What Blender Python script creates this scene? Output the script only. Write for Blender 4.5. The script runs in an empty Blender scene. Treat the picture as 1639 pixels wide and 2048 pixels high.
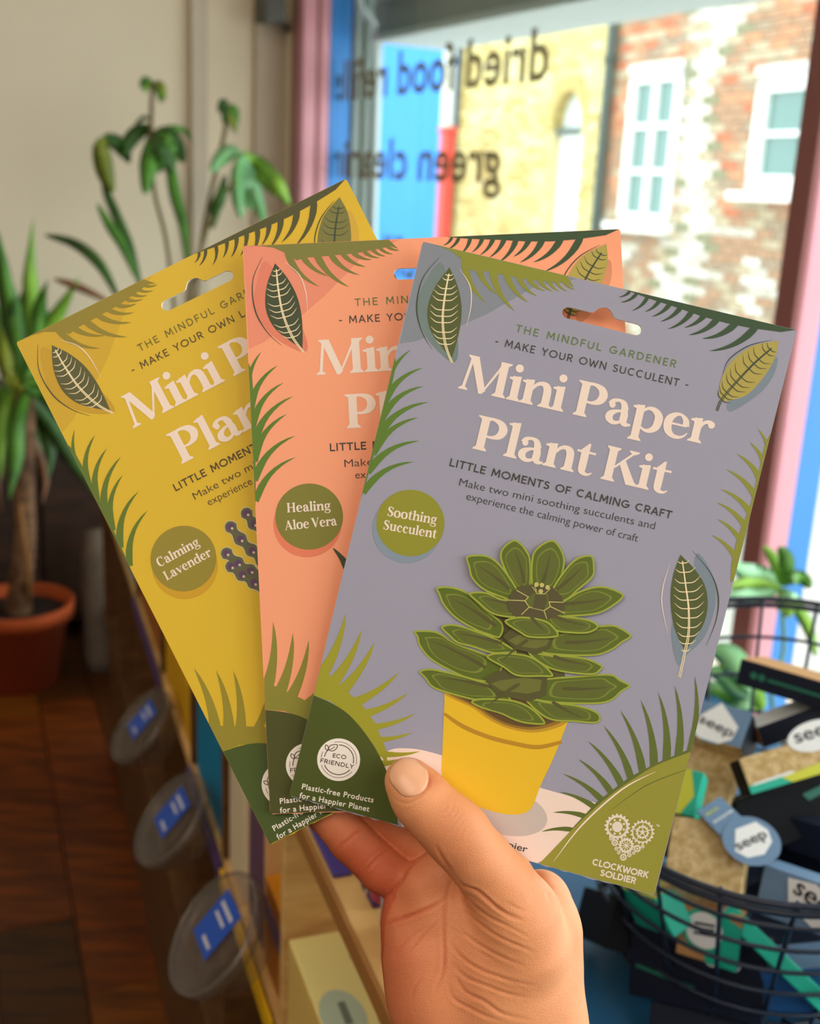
import bpy, bmesh, math, random
import numpy as np
from mathutils import Vector, Matrix, noise
from mathutils.geometry import tessellate_polygon
from mathutils.bvhtree import BVHTree
random.seed(7)
SC = bpy.context.scene
COL = SC.collection

# ------------------------------------------------------------------ camera
F = 2250.0; CX = 819.5; CY = 1024.0
_d = np.array([(450 - CX) / F, 7700 / F, 1.0]); _d /= np.linalg.norm(_d)
_up = -_d
_fw = np.array([0, 0, 1.0]); _Y = _fw - _fw.dot(_up) * _up; _Y /= np.linalg.norm(_Y)
R = np.array([np.cross(_Y, _up), _Y, _up])
C0 = np.array([0, 0, 1.4])
cd = bpy.data.cameras.new('camera'); cam = bpy.data.objects.new('camera', cd); COL.objects.link(cam)
cd.sensor_fit = 'VERTICAL'; cd.sensor_height = 36.0; cd.sensor_width = 36.0 * 1639 / 2048; cd.lens = 36.0 * F / 2048
cd.clip_start = 0.02; cd.clip_end = 200
_m = R @ np.diag([1, -1, -1])
cam.matrix_world = Matrix([list(_m[0]) + [C0[0]], list(_m[1]) + [C0[1]], list(_m[2]) + [C0[2]], [0, 0, 0, 1]])
cd.dof.use_dof = True; cd.dof.focus_distance = 0.438; cd.dof.aperture_fstop = 10.5
SC.camera = cam

# ------------------------------------------------------------------ colour management, world, lamps
SC.view_settings.view_transform = 'Standard'; SC.view_settings.look = 'None'
SC.view_settings.gamma = 1.0; SC.view_settings.use_curve_mapping = False
SC.view_settings.exposure = 0.0
W = bpy.data.worlds.new('sky'); SC.world = W; W.use_nodes = True
W.node_tree.nodes['Background'].inputs[0].default_value = (0.93, 0.97, 1.0, 1)
W.node_tree.nodes['Background'].inputs[1].default_value = 3.9

def area(name, loc, target, sx, sy, power, col):
    l = bpy.data.lights.new(name, 'AREA'); l.shape = 'RECTANGLE'; l.size = sx; l.size_y = sy; l.energy = power; l.color = col
    o = bpy.data.objects.new(name, l); COL.objects.link(o); o.location = loc
    o.rotation_euler = (Vector(target) - Vector(loc)).to_track_quat('-Z', 'Y').to_euler()
    return o
area('fill_light_above', (-0.9, -0.9, 2.75), (-0.1, 0.5, 1.2), 1.6, 1.6, 37, (1.0, 0.86, 0.70))  # unseen warm lamp, added to fill the room from behind the eye
area('fill_light_right', (1.15, -0.55, 1.9), (0.0, 0.5, 1.1), 1.2, 1.2, 10.5, (1.0, 0.97, 0.93))  # unseen lamp added inside the room, standing in for more window daylight

# ------------------------------------------------------------------ maths
def ray(px, py): return R @ np.array([(px - CX) / F, (py - CY) / F, 1.0])
def at(px, py, D): return C0 + ray(px, py) * D
def zpl(px, py, z):
    r = ray(px, py); return C0 + r * (z - C0[2]) / r[2]
def axes(deg):
    a = math.radians(deg)
    return np.array([math.sin(a), math.cos(a), 0]), np.array([math.cos(a), -math.sin(a), 0])
dW, nW = axes(-27.93); dS, nS = axes(-20.3); dF, nF = axes(-22.1)
ZU = np.array([0, 0, 1.0])
def onpl(px, py, n, D):
    r = ray(px, py); return C0 * 0 + np.array([0, 0, 1.4]) + r * (D / r.dot(n))

# ------------------------------------------------------------------ materials
def s2l(c): return tuple(((x / 255) / 12.92 if x / 255 <= .04045 else ((x / 255 + .055) / 1.055) ** 2.4) for x in c)
MATS = {}
def mat(name, rgb, rough=.6, spec=.4, var=.0, scale=8., bump=0., bscale=200., metal=0., rgb2=None, coat=0., trans=0.):
    if name in MATS: return MATS[name]
    m = bpy.data.materials.new(name); m.use_nodes = True; MATS[name] = m
    nt = m.node_tree; b = nt.nodes['Principled BSDF']
    c = s2l(rgb)
    b.inputs['Base Color'].default_value = (*c, 1); b.inputs['Roughness'].default_value = rough
    b.inputs['Specular IOR Level'].default_value = spec; b.inputs['Metallic'].default_value = metal
    b.inputs['Coat Weight'].default_value = coat
    tc = None
    if var or rgb2 or bump:
        tc = nt.nodes.new('ShaderNodeTexCoord')
    if var or rgb2:
        n = nt.nodes.new('ShaderNodeTexNoise'); n.inputs['Scale'].default_value = scale; n.inputs['Detail'].default_value = 5
        nt.links.new(tc.outputs['Object'], n.inputs['Vector'])
        mx = nt.nodes.new('ShaderNodeMix'); mx.data_type = 'RGBA'
        c2 = s2l(rgb2) if rgb2 else tuple(x * (1 - var) for x in c)
        mx.inputs[6].default_value = (*c, 1); mx.inputs[7].default_value = (*c2, 1)
        mr = nt.nodes.new('ShaderNodeMapRange'); mr.inputs[1].default_value = .38; mr.inputs[2].default_value = .64
        nt.links.new(n.outputs['Fac'], mr.inputs[0]); nt.links.new(mr.outputs[0], mx.inputs[0])
        nt.links.new(mx.outputs[2], b.inputs['Base Color'])
    if bump:
        n = nt.nodes.new('ShaderNodeTexNoise'); n.inputs['Scale'].default_value = bscale; n.inputs['Detail'].default_value = 3
        nt.links.new(tc.outputs['Object'], n.inputs['Vector'])
        bp = nt.nodes.new('ShaderNodeBump'); bp.inputs['Strength'].default_value = bump; bp.inputs['Distance'].default_value = .002
        nt.links.new(n.outputs['Fac'], bp.inputs['Height']); nt.links.new(bp.outputs[0], b.inputs['Normal'])
    return m
def woodmat(name, a, b_, rough=.5, stretch=(1, 12, 12), scale=6.):
    m = mat(name, a, rough); nt = m.node_tree; b = nt.nodes['Principled BSDF']
    tc = nt.nodes.new('ShaderNodeTexCoord'); mp = nt.nodes.new('ShaderNodeMapping'); mp.inputs['Scale'].default_value = stretch
    n = nt.nodes.new('ShaderNodeTexNoise'); n.inputs['Scale'].default_value = scale; n.inputs['Detail'].default_value = 8; n.inputs['Distortion'].default_value = .6
    nt.links.new(tc.outputs['Object'], mp.inputs[0]); nt.links.new(mp.outputs[0], n.inputs['Vector'])
    mx = nt.nodes.new('ShaderNodeMix'); mx.data_type = 'RGBA'
    mx.inputs[6].default_value = (*s2l(a), 1); mx.inputs[7].default_value = (*s2l(b_), 1)
    mr = nt.nodes.new('ShaderNodeMapRange'); mr.inputs[1].default_value = .35; mr.inputs[2].default_value = .65
    nt.links.new(n.outputs['Fac'], mr.inputs[0]); nt.links.new(mr.outputs[0], mx.inputs[0]); nt.links.new(mx.outputs[2], b.inputs['Base Color'])
    return m
def glassmat(name, tint=(255, 255, 255), gl=.08, rough=.03):
    if name in MATS: return MATS[name]
    m = bpy.data.materials.new(name); m.use_nodes = True; MATS[name] = m
    nt = m.node_tree; nt.nodes.clear(); o = nt.nodes.new('ShaderNodeOutputMaterial')
    t = nt.nodes.new('ShaderNodeBsdfTransparent'); t.inputs[0].default_value = (*s2l(tint), 1)
    g = nt.nodes.new('ShaderNodeBsdfGlossy'); g.inputs['Roughness'].default_value = rough
    mx = nt.nodes.new('ShaderNodeMixShader'); mx.inputs[0].default_value = gl
    nt.links.new(t.outputs[0], mx.inputs[1]); nt.links.new(g.outputs[0], mx.inputs[2]); nt.links.new(mx.outputs[0], o.inputs[0])
    return m

# ------------------------------------------------------------------ object helpers
ROOT = {}
def thing(name, label, cat, loc, group=None):
    o = bpy.data.objects.new(name, None); COL.objects.link(o); o.location = Vector([float(x) for x in loc]); o.empty_display_size = .05
    o['label'] = label; o['category'] = cat
    if group: o['group'] = group
    ROOT[o.name] = np.array([float(x) for x in loc])
    return o
def mesh(name, V, Fc, mats, parent=None, mi=None, smooth=False, loc=None):
    """V in world coordinates; kept relative to the thing the mesh belongs to"""
    V = np.asarray(V, float)
    base = np.zeros(3)
    if parent is not None: base = ROOT[parent.name]
    elif loc is not None: base = np.array(loc, float)
    me = bpy.data.meshes.new(name); me.from_pydata([tuple(v) for v in (V - base)], [], [tuple(int(i) for i in f) for f in Fc])
    if not isinstance(mats, (list, tuple)): mats = [mats]
    for m in mats: me.materials.append(m)
    if mi is not None: me.polygons.foreach_set('material_index', np.array(mi, dtype=np.int32))
    if smooth: me.polygons.foreach_set('use_smooth', [True] * len(me.polygons))
    me.update()
    o = bpy.data.objects.new(name, me); COL.objects.link(o)
    if parent is not None: o.parent = parent
    elif loc is not None: o.location = Vector([float(x) for x in base])
    ROOT[o.name] = base
    return o
def tag(o, label=None, cat=None, group=None, kind=None):
    if label: o['label'] = label
    if cat: o['category'] = cat
    if group: o['group'] = group
    if kind: o['kind'] = kind
    return o
class G:
    def __init__(s): s.V = []; s.F = []; s.M = []
    def add(s, V, Fc, m=0):
        b = len(s.V); s.V += [np.array(v, float) for v in V]; s.F += [tuple(i + b for i in f) for f in Fc]; s.M += [m] * len(Fc); return s
    def box(s, o, u, v, w, m=0, ms=None):
        """corner o, edge vectors u v w"""
        o, u, v, w = map(lambda a: np.array(a, float), (o, u, v, w))
        P = [o, o + u, o + u + v, o + v, o + w, o + u + w, o + u + v + w, o + v + w]
        Q = [(0, 3, 2, 1), (4, 5, 6, 7), (0, 1, 5, 4), (1, 2, 6, 5), (2, 3, 7, 6), (3, 0, 4, 7)]
        if np.dot(np.cross(u, v), w) < 0: Q = [q[::-1] for q in Q]
        b = len(s.V); s.V += P
        for k, q in enumerate(Q): s.F.append(tuple(i + b for i in q)); s.M.append(ms[k] if ms else m)
        return s
    def tube(s, P, r, n=10, m=0, closed=False, caps=True):
        P = [np.array(p, float) for p in P]; k = len(P); rr = r if isinstance(r, (list, tuple)) else [r] * k
        b = len(s.V); up = None
        for i in range(k):
            if closed: t = P[(i + 1) % k] - P[i - 1]
            else: t = P[min(i + 1, k - 1)] - P[max(i - 1, 0)]
            t = t / (np.linalg.norm(t) + 1e-12)
            if up is None:
                up = np.cross(t, [0.3, 0.2, 1.0]); up /= np.linalg.norm(up)
            up = up - up.dot(t) * t; up /= np.linalg.norm(up); sd = np.cross(t, up)
            for j in range(n):
                a = 2 * math.pi * j / n; s.V.append(P[i] + rr[i] * (math.cos(a) * up + math.sin(a) * sd))
        for i in range(k if closed else k - 1):
            i2 = (i + 1) % k
            for j in range(n):
                j2 = (j + 1) % n; s.F.append((b + i * n + j, b + i * n + j2, b + i2 * n + j2, b + i2 * n + j)); s.M.append(m)
        if caps and not closed:
            s.F.append(tuple(b + j for j in range(n))[::-1]); s.F.append(tuple(b + (k - 1) * n + j for j in range(n))); s.M += [m, m]
        return s
    def lathe(s, c, ax, prof, n=32, m=0):
        """prof list of (radius, height along ax)"""
        ax = np.array(ax, float); ax /= np.linalg.norm(ax); u = np.cross(ax, [0.31, 0.77, .2]); u /= np.linalg.norm(u); v = np.cross(ax, u)
        b = len(s.V); c = np.array(c, float)
        for (r, h) in prof:
            for j in range(n):
                a = 2 * math.pi * j / n; s.V.append(c + ax * h + r * (math.cos(a) * u + math.sin(a) * v))
        for i in range(len(prof) - 1):
            for j in range(n):
                j2 = (j + 1) % n; s.F.append((b + i * n + j, b + i * n + j2, b + (i + 1) * n + j2, b + (i + 1) * n + j)); s.M.append(m)
        return s
    def disc(s, c, ax, r, n=32, m=0, u=None, ry=None):
        ax = np.array(ax, float); ax /= np.linalg.norm(ax)
        if u is None: u = np.cross(ax, [0.31, 0.77, .2])
        u = np.array(u, float); u /= np.linalg.norm(u); v = np.cross(ax, u); b = len(s.V); ry = ry or r
        for j in range(n):
            a = 2 * math.pi * j / n; s.V.append(np.array(c) + r * math.cos(a) * u + ry * math.sin(a) * v)
        s.F.append(tuple(b + j for j in range(n))); s.M.append(m); return s
    def make(s, name, mats, parent=None, smooth=False, loc=None):
        return mesh(name, s.V, s.F, mats, parent, s.M, smooth, loc)
def bevel(o, w=.001, seg=2):
    m = o.modifiers.new('bevel', 'BEVEL'); m.width = w; m.segments = seg; m.limit_method = 'ANGLE'; return o
def cr(P, n=8, closed=False):
    """Catmull-Rom through points of any dimension"""
    P = [np.array(p, float) for p in P]; k = len(P); out = []
    for i in range(k if closed else k - 1):
        if closed: p0, p1, p2, p3 = P[i - 1], P[i], P[(i + 1) % k], P[(i + 2) % k]
        else: p0, p1, p2, p3 = P[max(i - 1, 0)], P[i], P[i + 1], P[min(i + 2, k - 1)]
        for j in range(n):
            t = j / n
            out.append(.5 * ((2 * p1) + (-p0 + p2) * t + (2 * p0 - 5 * p1 + 4 * p2 - p3) * t * t + (-p0 + 3 * p1 - 3 * p2 + p3) * t ** 3))
    if not closed: out.append(P[-1])
    return out

# ------------------------------------------------------------------ flat print: 2-D shapes laid in thin layers on a panel
class Art:
    """collects 2-D polygons (x, y, layer, material) and lays them on a panel by fn(x, y, height)"""
    def __init__(s, fn, step=.000035): s.fn = fn; s.V = []; s.F = []; s.M = []; s.mats = []; s.step = step; s.e = 0
    def mi(s, m):
        if m not in s.mats: s.mats.append(m)
        return s.mats.index(m)
    def h(s, layer):
        s.e = (s.e + 1) % 24; return (layer + s.e * .035) * s.step   # each overlapping piece of ink a hair above the last
    def poly(s, P, layer, m, holes=()):
        loops = [[Vector((float(p[0]), float(p[1]), 0)) for p in P]] + [[Vector((float(p[0]), float(p[1]), 0)) for p in h] for h in holes]
        flat = [v for l in loops for v in l]; b = len(s.V); hh = s.h(layer)
        for v in flat: s.V.append(s.fn(v.x, v.y, hh))
        k = s.mi(m)
        for t in tessellate_polygon(loops):
            a, b2, c = (flat[i] for i in t)
            ar = (b2.x - a.x) * (c.y - a.y) - (b2.y - a.y) * (c.x - a.x)
            if abs(ar) < 1e-9: continue
            s.F.append(tuple(i + b for i in (t if ar < 0 else t[::-1]))); s.M.append(k)
    def brush(s, P, layer, m, n=6):
        """P = (x, y, width)"""
        Q = cr(P, n); L = []; Rr = []
        for i, q in enumerate(Q):
            t = Q[min(i + 1, len(Q) - 1)][:2] - Q[max(i - 1, 0)][:2]; t = t / (np.linalg.norm(t) + 1e-12); nn = np.array([-t[1], t[0]]) * max(q[2], 0) / 2
            L.append(q[:2] + nn); Rr.append(q[:2] - nn)
        b = len(s.V); k = s.mi(m); hh = s.h(layer)
        for l, r in zip(L, Rr): s.V.append(s.fn(l[0], l[1], hh)); s.V.append(s.fn(r[0], r[1], hh))
        for i in range(len(L) - 1): s.F.append((b + 2 * i, b + 2 * i + 2, b + 2 * i + 3, b + 2 * i + 1)); s.M.append(k)
    def disc(s, x, y, rx, layer, m, ry=None, n=48, rot=0, a0=0, a1=360):
        ry = ry or rx; c, q = math.cos(math.radians(rot)), math.sin(math.radians(rot))
        s.poly([(x + c * rx * math.cos(t) - q * ry * math.sin(t), y + q * rx * math.cos(t) + c * ry * math.sin(t)) for t in [math.radians(a0 + (a1 - a0) * i / n) for i in range(n)]], layer, m)
    def arc(s, x, y, r, a0, a1, w, layer, m, n=30):
        s.brush([(x + r * math.cos(math.radians(a0 + (a1 - a0) * i / n)), y + r * math.sin(math.radians(a0 + (a1 - a0) * i / n)), w) for i in range(n + 1)], layer, m, 1)
    def spike(s, bx, by, tx, ty, w, bend, layer, m):
        b = np.array([bx, by], float); t = np.array([tx, ty], float); d = t - b; L = np.linalg.norm(d); d /= L; b = b - d * w * .45; L += w * .45; n_ = np.array([-d[1], d[0]])
        P = []
        for i in range(9):
            u = i / 8; c = b + d * L * u + n_ * bend * L * 4 * u * (1 - u) * .5
            P.append((*c, w * (1 - u) ** .78 * (1 - .15 * math.sin(u * 3)) * (.55 + .45 * min(1, u * 5)) + .6 * (1 - u)))
        s.brush(P, layer, m, 1)
    def make(s, name, parent, label=None):
        o = mesh(name, s.V, s.F, s.mats, parent, s.M)
        if label: o['label'] = label
        return o

# a soft bold serif, drawn glyph by glyph: ('s' stroke), ('p' polygon), ('d' dot); cap height 1, x-height .7
def _serif(x0, x1, y=0, up=1, e=.07): return ('p', [(x0 - e, y), (x1 + e, y), (x1 + e, y + .035 * up), (x1, y + .11 * up), (x0, y + .11 * up), (x0 - e, y + .035 * up)])
def _stem(x, w, y0, y1): return ('p', [(x, y0), (x + w, y0), (x + w, y1), (x, y1)])
def _flag(x, w, y): return ('p', [(x - .09, y - .09), (x, y - .12), (x + w, y - .12), (x + w, y + .02), (x + w - .04, y + .02), (x - .09, y - .045)])
def _arch(x, ex): return ('s', [(x, .44, .06), (x + .09, .59, .09), (x + .21, .65, .12), (x + .33, .6, .19), (x + .38, .44, .2), (x + .38, ex, .2)])
GL = {
 'M': (1.22, [('s', [(.1, .02, .075), (.15, .5, .075), (.2, .98, .075)]), _serif(.08, .13, 0, 1, .09), ('p', [(.08, 1), (.34, 1), (.66, .08), (.56, -.02), (.5, -.02), (.2, .82)]), ('p', [(.08, 1), (.08, .965), (.16, .9), (.24, .9), (.24, 1)]),
   ('p', [(.55, .0), (.6, .0), (1.02, .96), (.96, 1.0)]), _stem(.9, .2, 0, 1), _serif(.9, 1.1), ('p', [(.9, 1), (1.18, 1), (1.18, .965), (1.1, .9), (.9, .9)])]),
 'i': (.38, [_stem(.09, .2, 0, .69), _serif(.09, .29), _flag(.09, .2, .69), ('d', .19, .93, .115)]),
 'l': (.38, [_stem(.09, .2, 0, 1.02), _serif(.09, .29), _flag(.09, .2, 1.02)]),
 'n': (.82, [_stem(.09, .2, 0, .69), _serif(.09, .29), _flag(.09, .2, .69), _arch(.27, .0), _serif(.55, .75)]),
 'm': (1.24, [_stem(.09, .2, 0, .69), _serif(.09, .29), _flag(.09, .2, .69), _arch(.26, .0), _serif(.54, .74), _arch(.7, .0), _serif(.98, 1.18)]),
 'h': (.82, [_stem(.09, .2, 0, 1.02), _serif(.09, .29), _flag(.09, .2, 1.02), _arch(.27, .0), _serif(.55, .75)]),
 'u': (.82, [_stem(.53, .2, 0, .69), _serif(.58, .73, 0, 1, .06), _flag(.53, .2, .69), _flag(.09, .2, .69), ('s', [(.19, .66, .2), (.19, .24, .2), (.25, .08, .17), (.38, .04, .11), (.5, .1, .07), (.57, .24, .05)])]),
 'r': (.6, [_stem(.09, .2, 0, .69), _serif(.09, .29, 0, 1, .08), _flag(.09, .2, .69), ('s', [(.26, .42, .05), (.33, .58, .09), (.46, .64, .11), (.54, .6, .12)]), ('d', .53, .575, .1)]),
 'P': (.86, [_stem(.12, .21, 0, 1), _serif(.12, .33), ('p', [(.03, 1), (.4, 1), (.4, .93), (.33, .9), (.12, .9), (.03, .965)]), ('s', [(.3, .96, .08), (.46, .955, .1), (.63, .87, .18), (.7, .7, .22), (.63, .52, .18), (.46, .435, .09), (.3, .44, .06)])]),
 'a': (.72, [('s', [(.47, .46, .17), (.5, .3, .19), (.5, .14, .19), (.56, .05, .14), (.7, .06, .05)]), ('s', [(.1, .52, .13), (.16, .63, .12), (.3, .68, .09), (.43, .62, .15), (.49, .44, .19)]), ('d', .155, .52, .09),
   ('s', [(.48, .41, .06), (.3, .37, .09), (.16, .27, .17), (.14, .14, .19), (.24, .04, .13), (.38, .06, .09), (.49, .18, .05)])]),
 'p': (.84, [_stem(.09, .2, -.3, .69), _serif(.09, .29, -.32), _flag(.09, .2, .69), ('s', [(.27, .54, .06), (.38, .64, .09), (.54, .63, .15), (.67, .5, .2), (.69, .34, .21), (.65, .15, .19), (.52, .03, .13), (.38, .02, .08), (.27, .09, .05)])]),
 'd': (.84, [_stem(.55, .2, 0, 1.02), _serif(.6, .75, 0, 1, .06), _flag(.55, .2, 1.02), ('s', [(.57, .56, .05), (.46, .66, .08), (.31, .64, .14), (.18, .52, .19), (.15, .34, .21), (.18, .16, .19), (.3, .04, .13), (.44, .02, .08), (.57, .1, .05)])]),
 'e': (.74, [('s', [(.14, .38, .06), (.62, .38, .06)]), ('s', [(.6, .37, .17), (.57, .54, .15), (.44, .665, .08), (.3, .65, .12), (.17, .52, .19), (.14, .34, .21), (.19, .15, .19), (.32, .04, .13), (.48, .03, .09), (.6, .1, .055), (.67, .2, .03)])]),
 'o': (.8, [('s', [(.4, .67, .08), (.25, .63, .14), (.15, .5, .2), (.13, .34, .21), (.15, .18, .2), (.25, .05, .14), (.4, .01, .08), (.55, .05, .14), (.65, .18, .2), (.67, .34, .21), (.65, .5, .2), (.55, .63, .14), (.4, .67, .08)])]),
 'c': (.68, [('s', [(.54, .56, .1), (.46, .65, .08), (.32, .65, .12), (.18, .52, .19), (.14, .34, .21), (.19, .15, .19), (.32, .04, .13), (.46, .03, .08), (.56, .1, .05), (.62, .18, .03)]), ('d', .52, .54, .09)]),
 'g': (.76, [('s', [(.35, .67, .08), (.21, .62, .14), (.15, .46, .17), (.21, .3, .14), (.35, .25, .08), (.49, .3, .14), (.55, .46, .17), (.49, .62, .14), (.35, .67, .08)]), ('s', [(.52, .62, .06), (.62, .68, .08)]), ('d', .64, .66, .06),
   ('s', [(.22, .28, .05), (.15, .16, .09), (.22, .07, .12), (.44, .05, .13), (.6, .0, .13), (.64, -.12, .12), (.54, -.24, .09), (.34, -.28, .06), (.14, -.23, .08), (.09, -.12, .08), (.16, -.02, .06), (.24, .02, .05)])]),
 't': (.52, [('p', [(.0, .63), (.1, .68), (.28, .92), (.33, .92), (.33, .5), (.13, .5), (.13, .62)]), _stem(.13, .2, .2, .7), ('p', [(.02, .625), (.5, .625), (.5, .69), (.02, .69)]), ('s', [(.23, .22, .2), (.24, .1, .18), (.31, .035, .12), (.41, .03, .07), (.5, .1, .03)])]),
 'K': (.98, [_stem(.12, .21, 0, 1), _serif(.12, .33), _serif(.12, .33, 1, -1), ('s', [(.33, .42, .06), (.76, .95, .06)]), _serif(.72, .78, 1, -1, .1), ('p', [(.44, .55), (.56, .7), (.94, .05), (.94, 0), (.7, 0)]), _serif(.76, .92)]),
 'H': (1.02, [_stem(.12, .2, 0, 1), _serif(.12, .32), _serif(.12, .32, 1, -1), _stem(.7, .2, 0, 1), _serif(.7, .9), _serif(.7, .9, 1, -1), ('p', [(.3, .47), (.72, .47), (.72, .54), (.3, .54)])]),
 'L': (.82, [_stem(.12, .2, 0, 1), _serif(.12, .32), _serif(.12, .32, 1, -1), ('p', [(.3, 0), (.76, 0), (.8, .28), (.76, .28), (.62, .07), (.3, .07)])]),
 'A': (.96, [('s', [(.12, .02, .07), (.46, .98, .07)]), ('p', [(.4, 1), (.52, 1), (.9, 0), (.66, 0), (.36, .82)]), _serif(.1, .15), _serif(.68, .88), ('p', [(.24, .3), (.64, .3), (.64, .36), (.24, .36)])]),
 'V': (.96, [('s', [(.84, .98, .07), (.5, .02, .07)]), ('p', [(.06, 1), (.3, 1), (.6, .18), (.54, 0), (.44, 0)]), _serif(.08, .28, 1, -1), _serif(.81, .86, 1, -1)]),
 'v': (.74, [('s', [(.64, .67, .06), (.38, .02, .06)]), ('p', [(.03, .69), (.24, .69), (.46, .15), (.42, 0), (.32, 0)]), _serif(.06, .22, .69, -1, .05), _serif(.61, .66, .69, -1, .06)]),
 'C': (.9, [('s', [(.74, .8, .09), (.6, .95, .08), (.42, .97, .1), (.22, .82, .18), (.15, .5, .22), (.22, .18, .18), (.42, .03, .1), (.6, .04, .07), (.76, .2, .04)]), ('p', [(.72, 1), (.78, 1), (.8, .64), (.75, .64), (.68, .84)])]),
 'S': (.72, [('s', [(.56, .82, .06), (.46, .95, .07), (.32, .97, .09), (.17, .87, .16), (.16, .7, .19), (.34, .54, .22), (.54, .38, .21), (.57, .2, .18), (.46, .05, .11), (.3, .02, .07), (.17, .1, .06), (.12, .22, .05)]), ('p', [(.56, 1), (.61, 1), (.63, .7), (.58, .7), (.52, .86)]), ('p', [(.08, 0), (.13, 0), (.18, .16), (.13, .3), (.08, .3)])]),
}
def serif_text(art, txt, p0, p1, h, layer, m, track=0.0):
    """baseline from p0 to p1 (art units, y down), cap height h"""
    adv = 0; pos = []
    for ch in txt:
        if ch == ' ': adv += .22; continue
        pos.append((ch, adv)); adv += GL[ch][0] + track
    e = np.array(p1, float) - np.array(p0, float); L = np.linalg.norm(e); e /= L; dn = np.array([-e[1], e[0]]); sx = L / adv
    def T(x, y): return np.array(p0, float) + e * x * sx - dn * y * h
    for ch, a in pos:
        for g in GL[ch][1]:
            if g[0] == 'p': art.poly([T(x + a, y) for x, y in g[1]], layer, m)
            elif g[0] == 'd':
                c = T(g[1] + a, g[2]); art.disc(c[0], c[1], g[3] * h, layer, m, n=20)
            else:
                Q = cr(g[1], 7); V = []
                for i, q in enumerate(Q):
                    t = Q[min(i + 1, len(Q) - 1)][:2] - Q[max(i - 1, 0)][:2]; t = t / (np.linalg.norm(t) + 1e-12); nn = np.array([-t[1], t[0]]) * q[2] / 2
                    V.append((T(q[0] + nn[0] + a, q[1] + nn[1]), T(q[0] - nn[0] + a, q[1] - nn[1])))
                b = len(art.V); k = art.mi(m); hh = art.h(layer)
                for l, r in V: art.V.append(art.fn(l[0], l[1], hh)); art.V.append(art.fn(r[0], r[1], hh))
                for i in range(len(V) - 1): art.F.append((b + 2 * i, b + 2 * i + 2, b + 2 * i + 3, b + 2 * i + 1)); art.M.append(k)
_TC = {}
def text_tris(txt, bold=0.0, track=1.0):
    key = (txt, bold, track)
    if key in _TC: return _TC[key]
    c = bpy.data.curves.new('t', 'FONT'); c.body = txt; c.offset = bold; c.space_character = track; c.resolution_u = 4
    o = bpy.data.objects.new('t', c); COL.objects.link(o)
    dg = bpy.context.evaluated_depsgraph_get(); me = bpy.data.meshes.new_from_object(o.evaluated_get(dg))
    V = np.array([v.co[:2] for v in me.vertices]); Fc = [tuple(p.vertices) for p in me.polygons]
    bpy.data.objects.remove(o); bpy.data.curves.remove(c); bpy.data.meshes.remove(me)
    _TC[key] = (V, Fc); return V, Fc
def sans_text(art, txt, p0, p1, h, layer, m, bold=0.0, track=1.0, flip=False, shear=0.0):
    V, Fc = text_tris(txt, bold, track)
    x0, x1 = V[:, 0].min(), V[:, 0].max(); cap = .729
    e = np.array(p1, float) - np.array(p0, float); L = np.linalg.norm(e); e /= L; dn = np.array([-e[1], e[0]])
    b = len(art.V); k = art.mi(m)
    for x, y in V:
        q = np.array(p0, float) + e * ((x - x0) / (x1 - x0) * L + shear * y / cap * h) - dn * (y / cap * h); art.V.append(art.fn(q[0], q[1], layer * art.step))
    for f in Fc: art.F.append(tuple(i + b for i in (f if flip else f[::-1]))); art.M.append(k)

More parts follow.
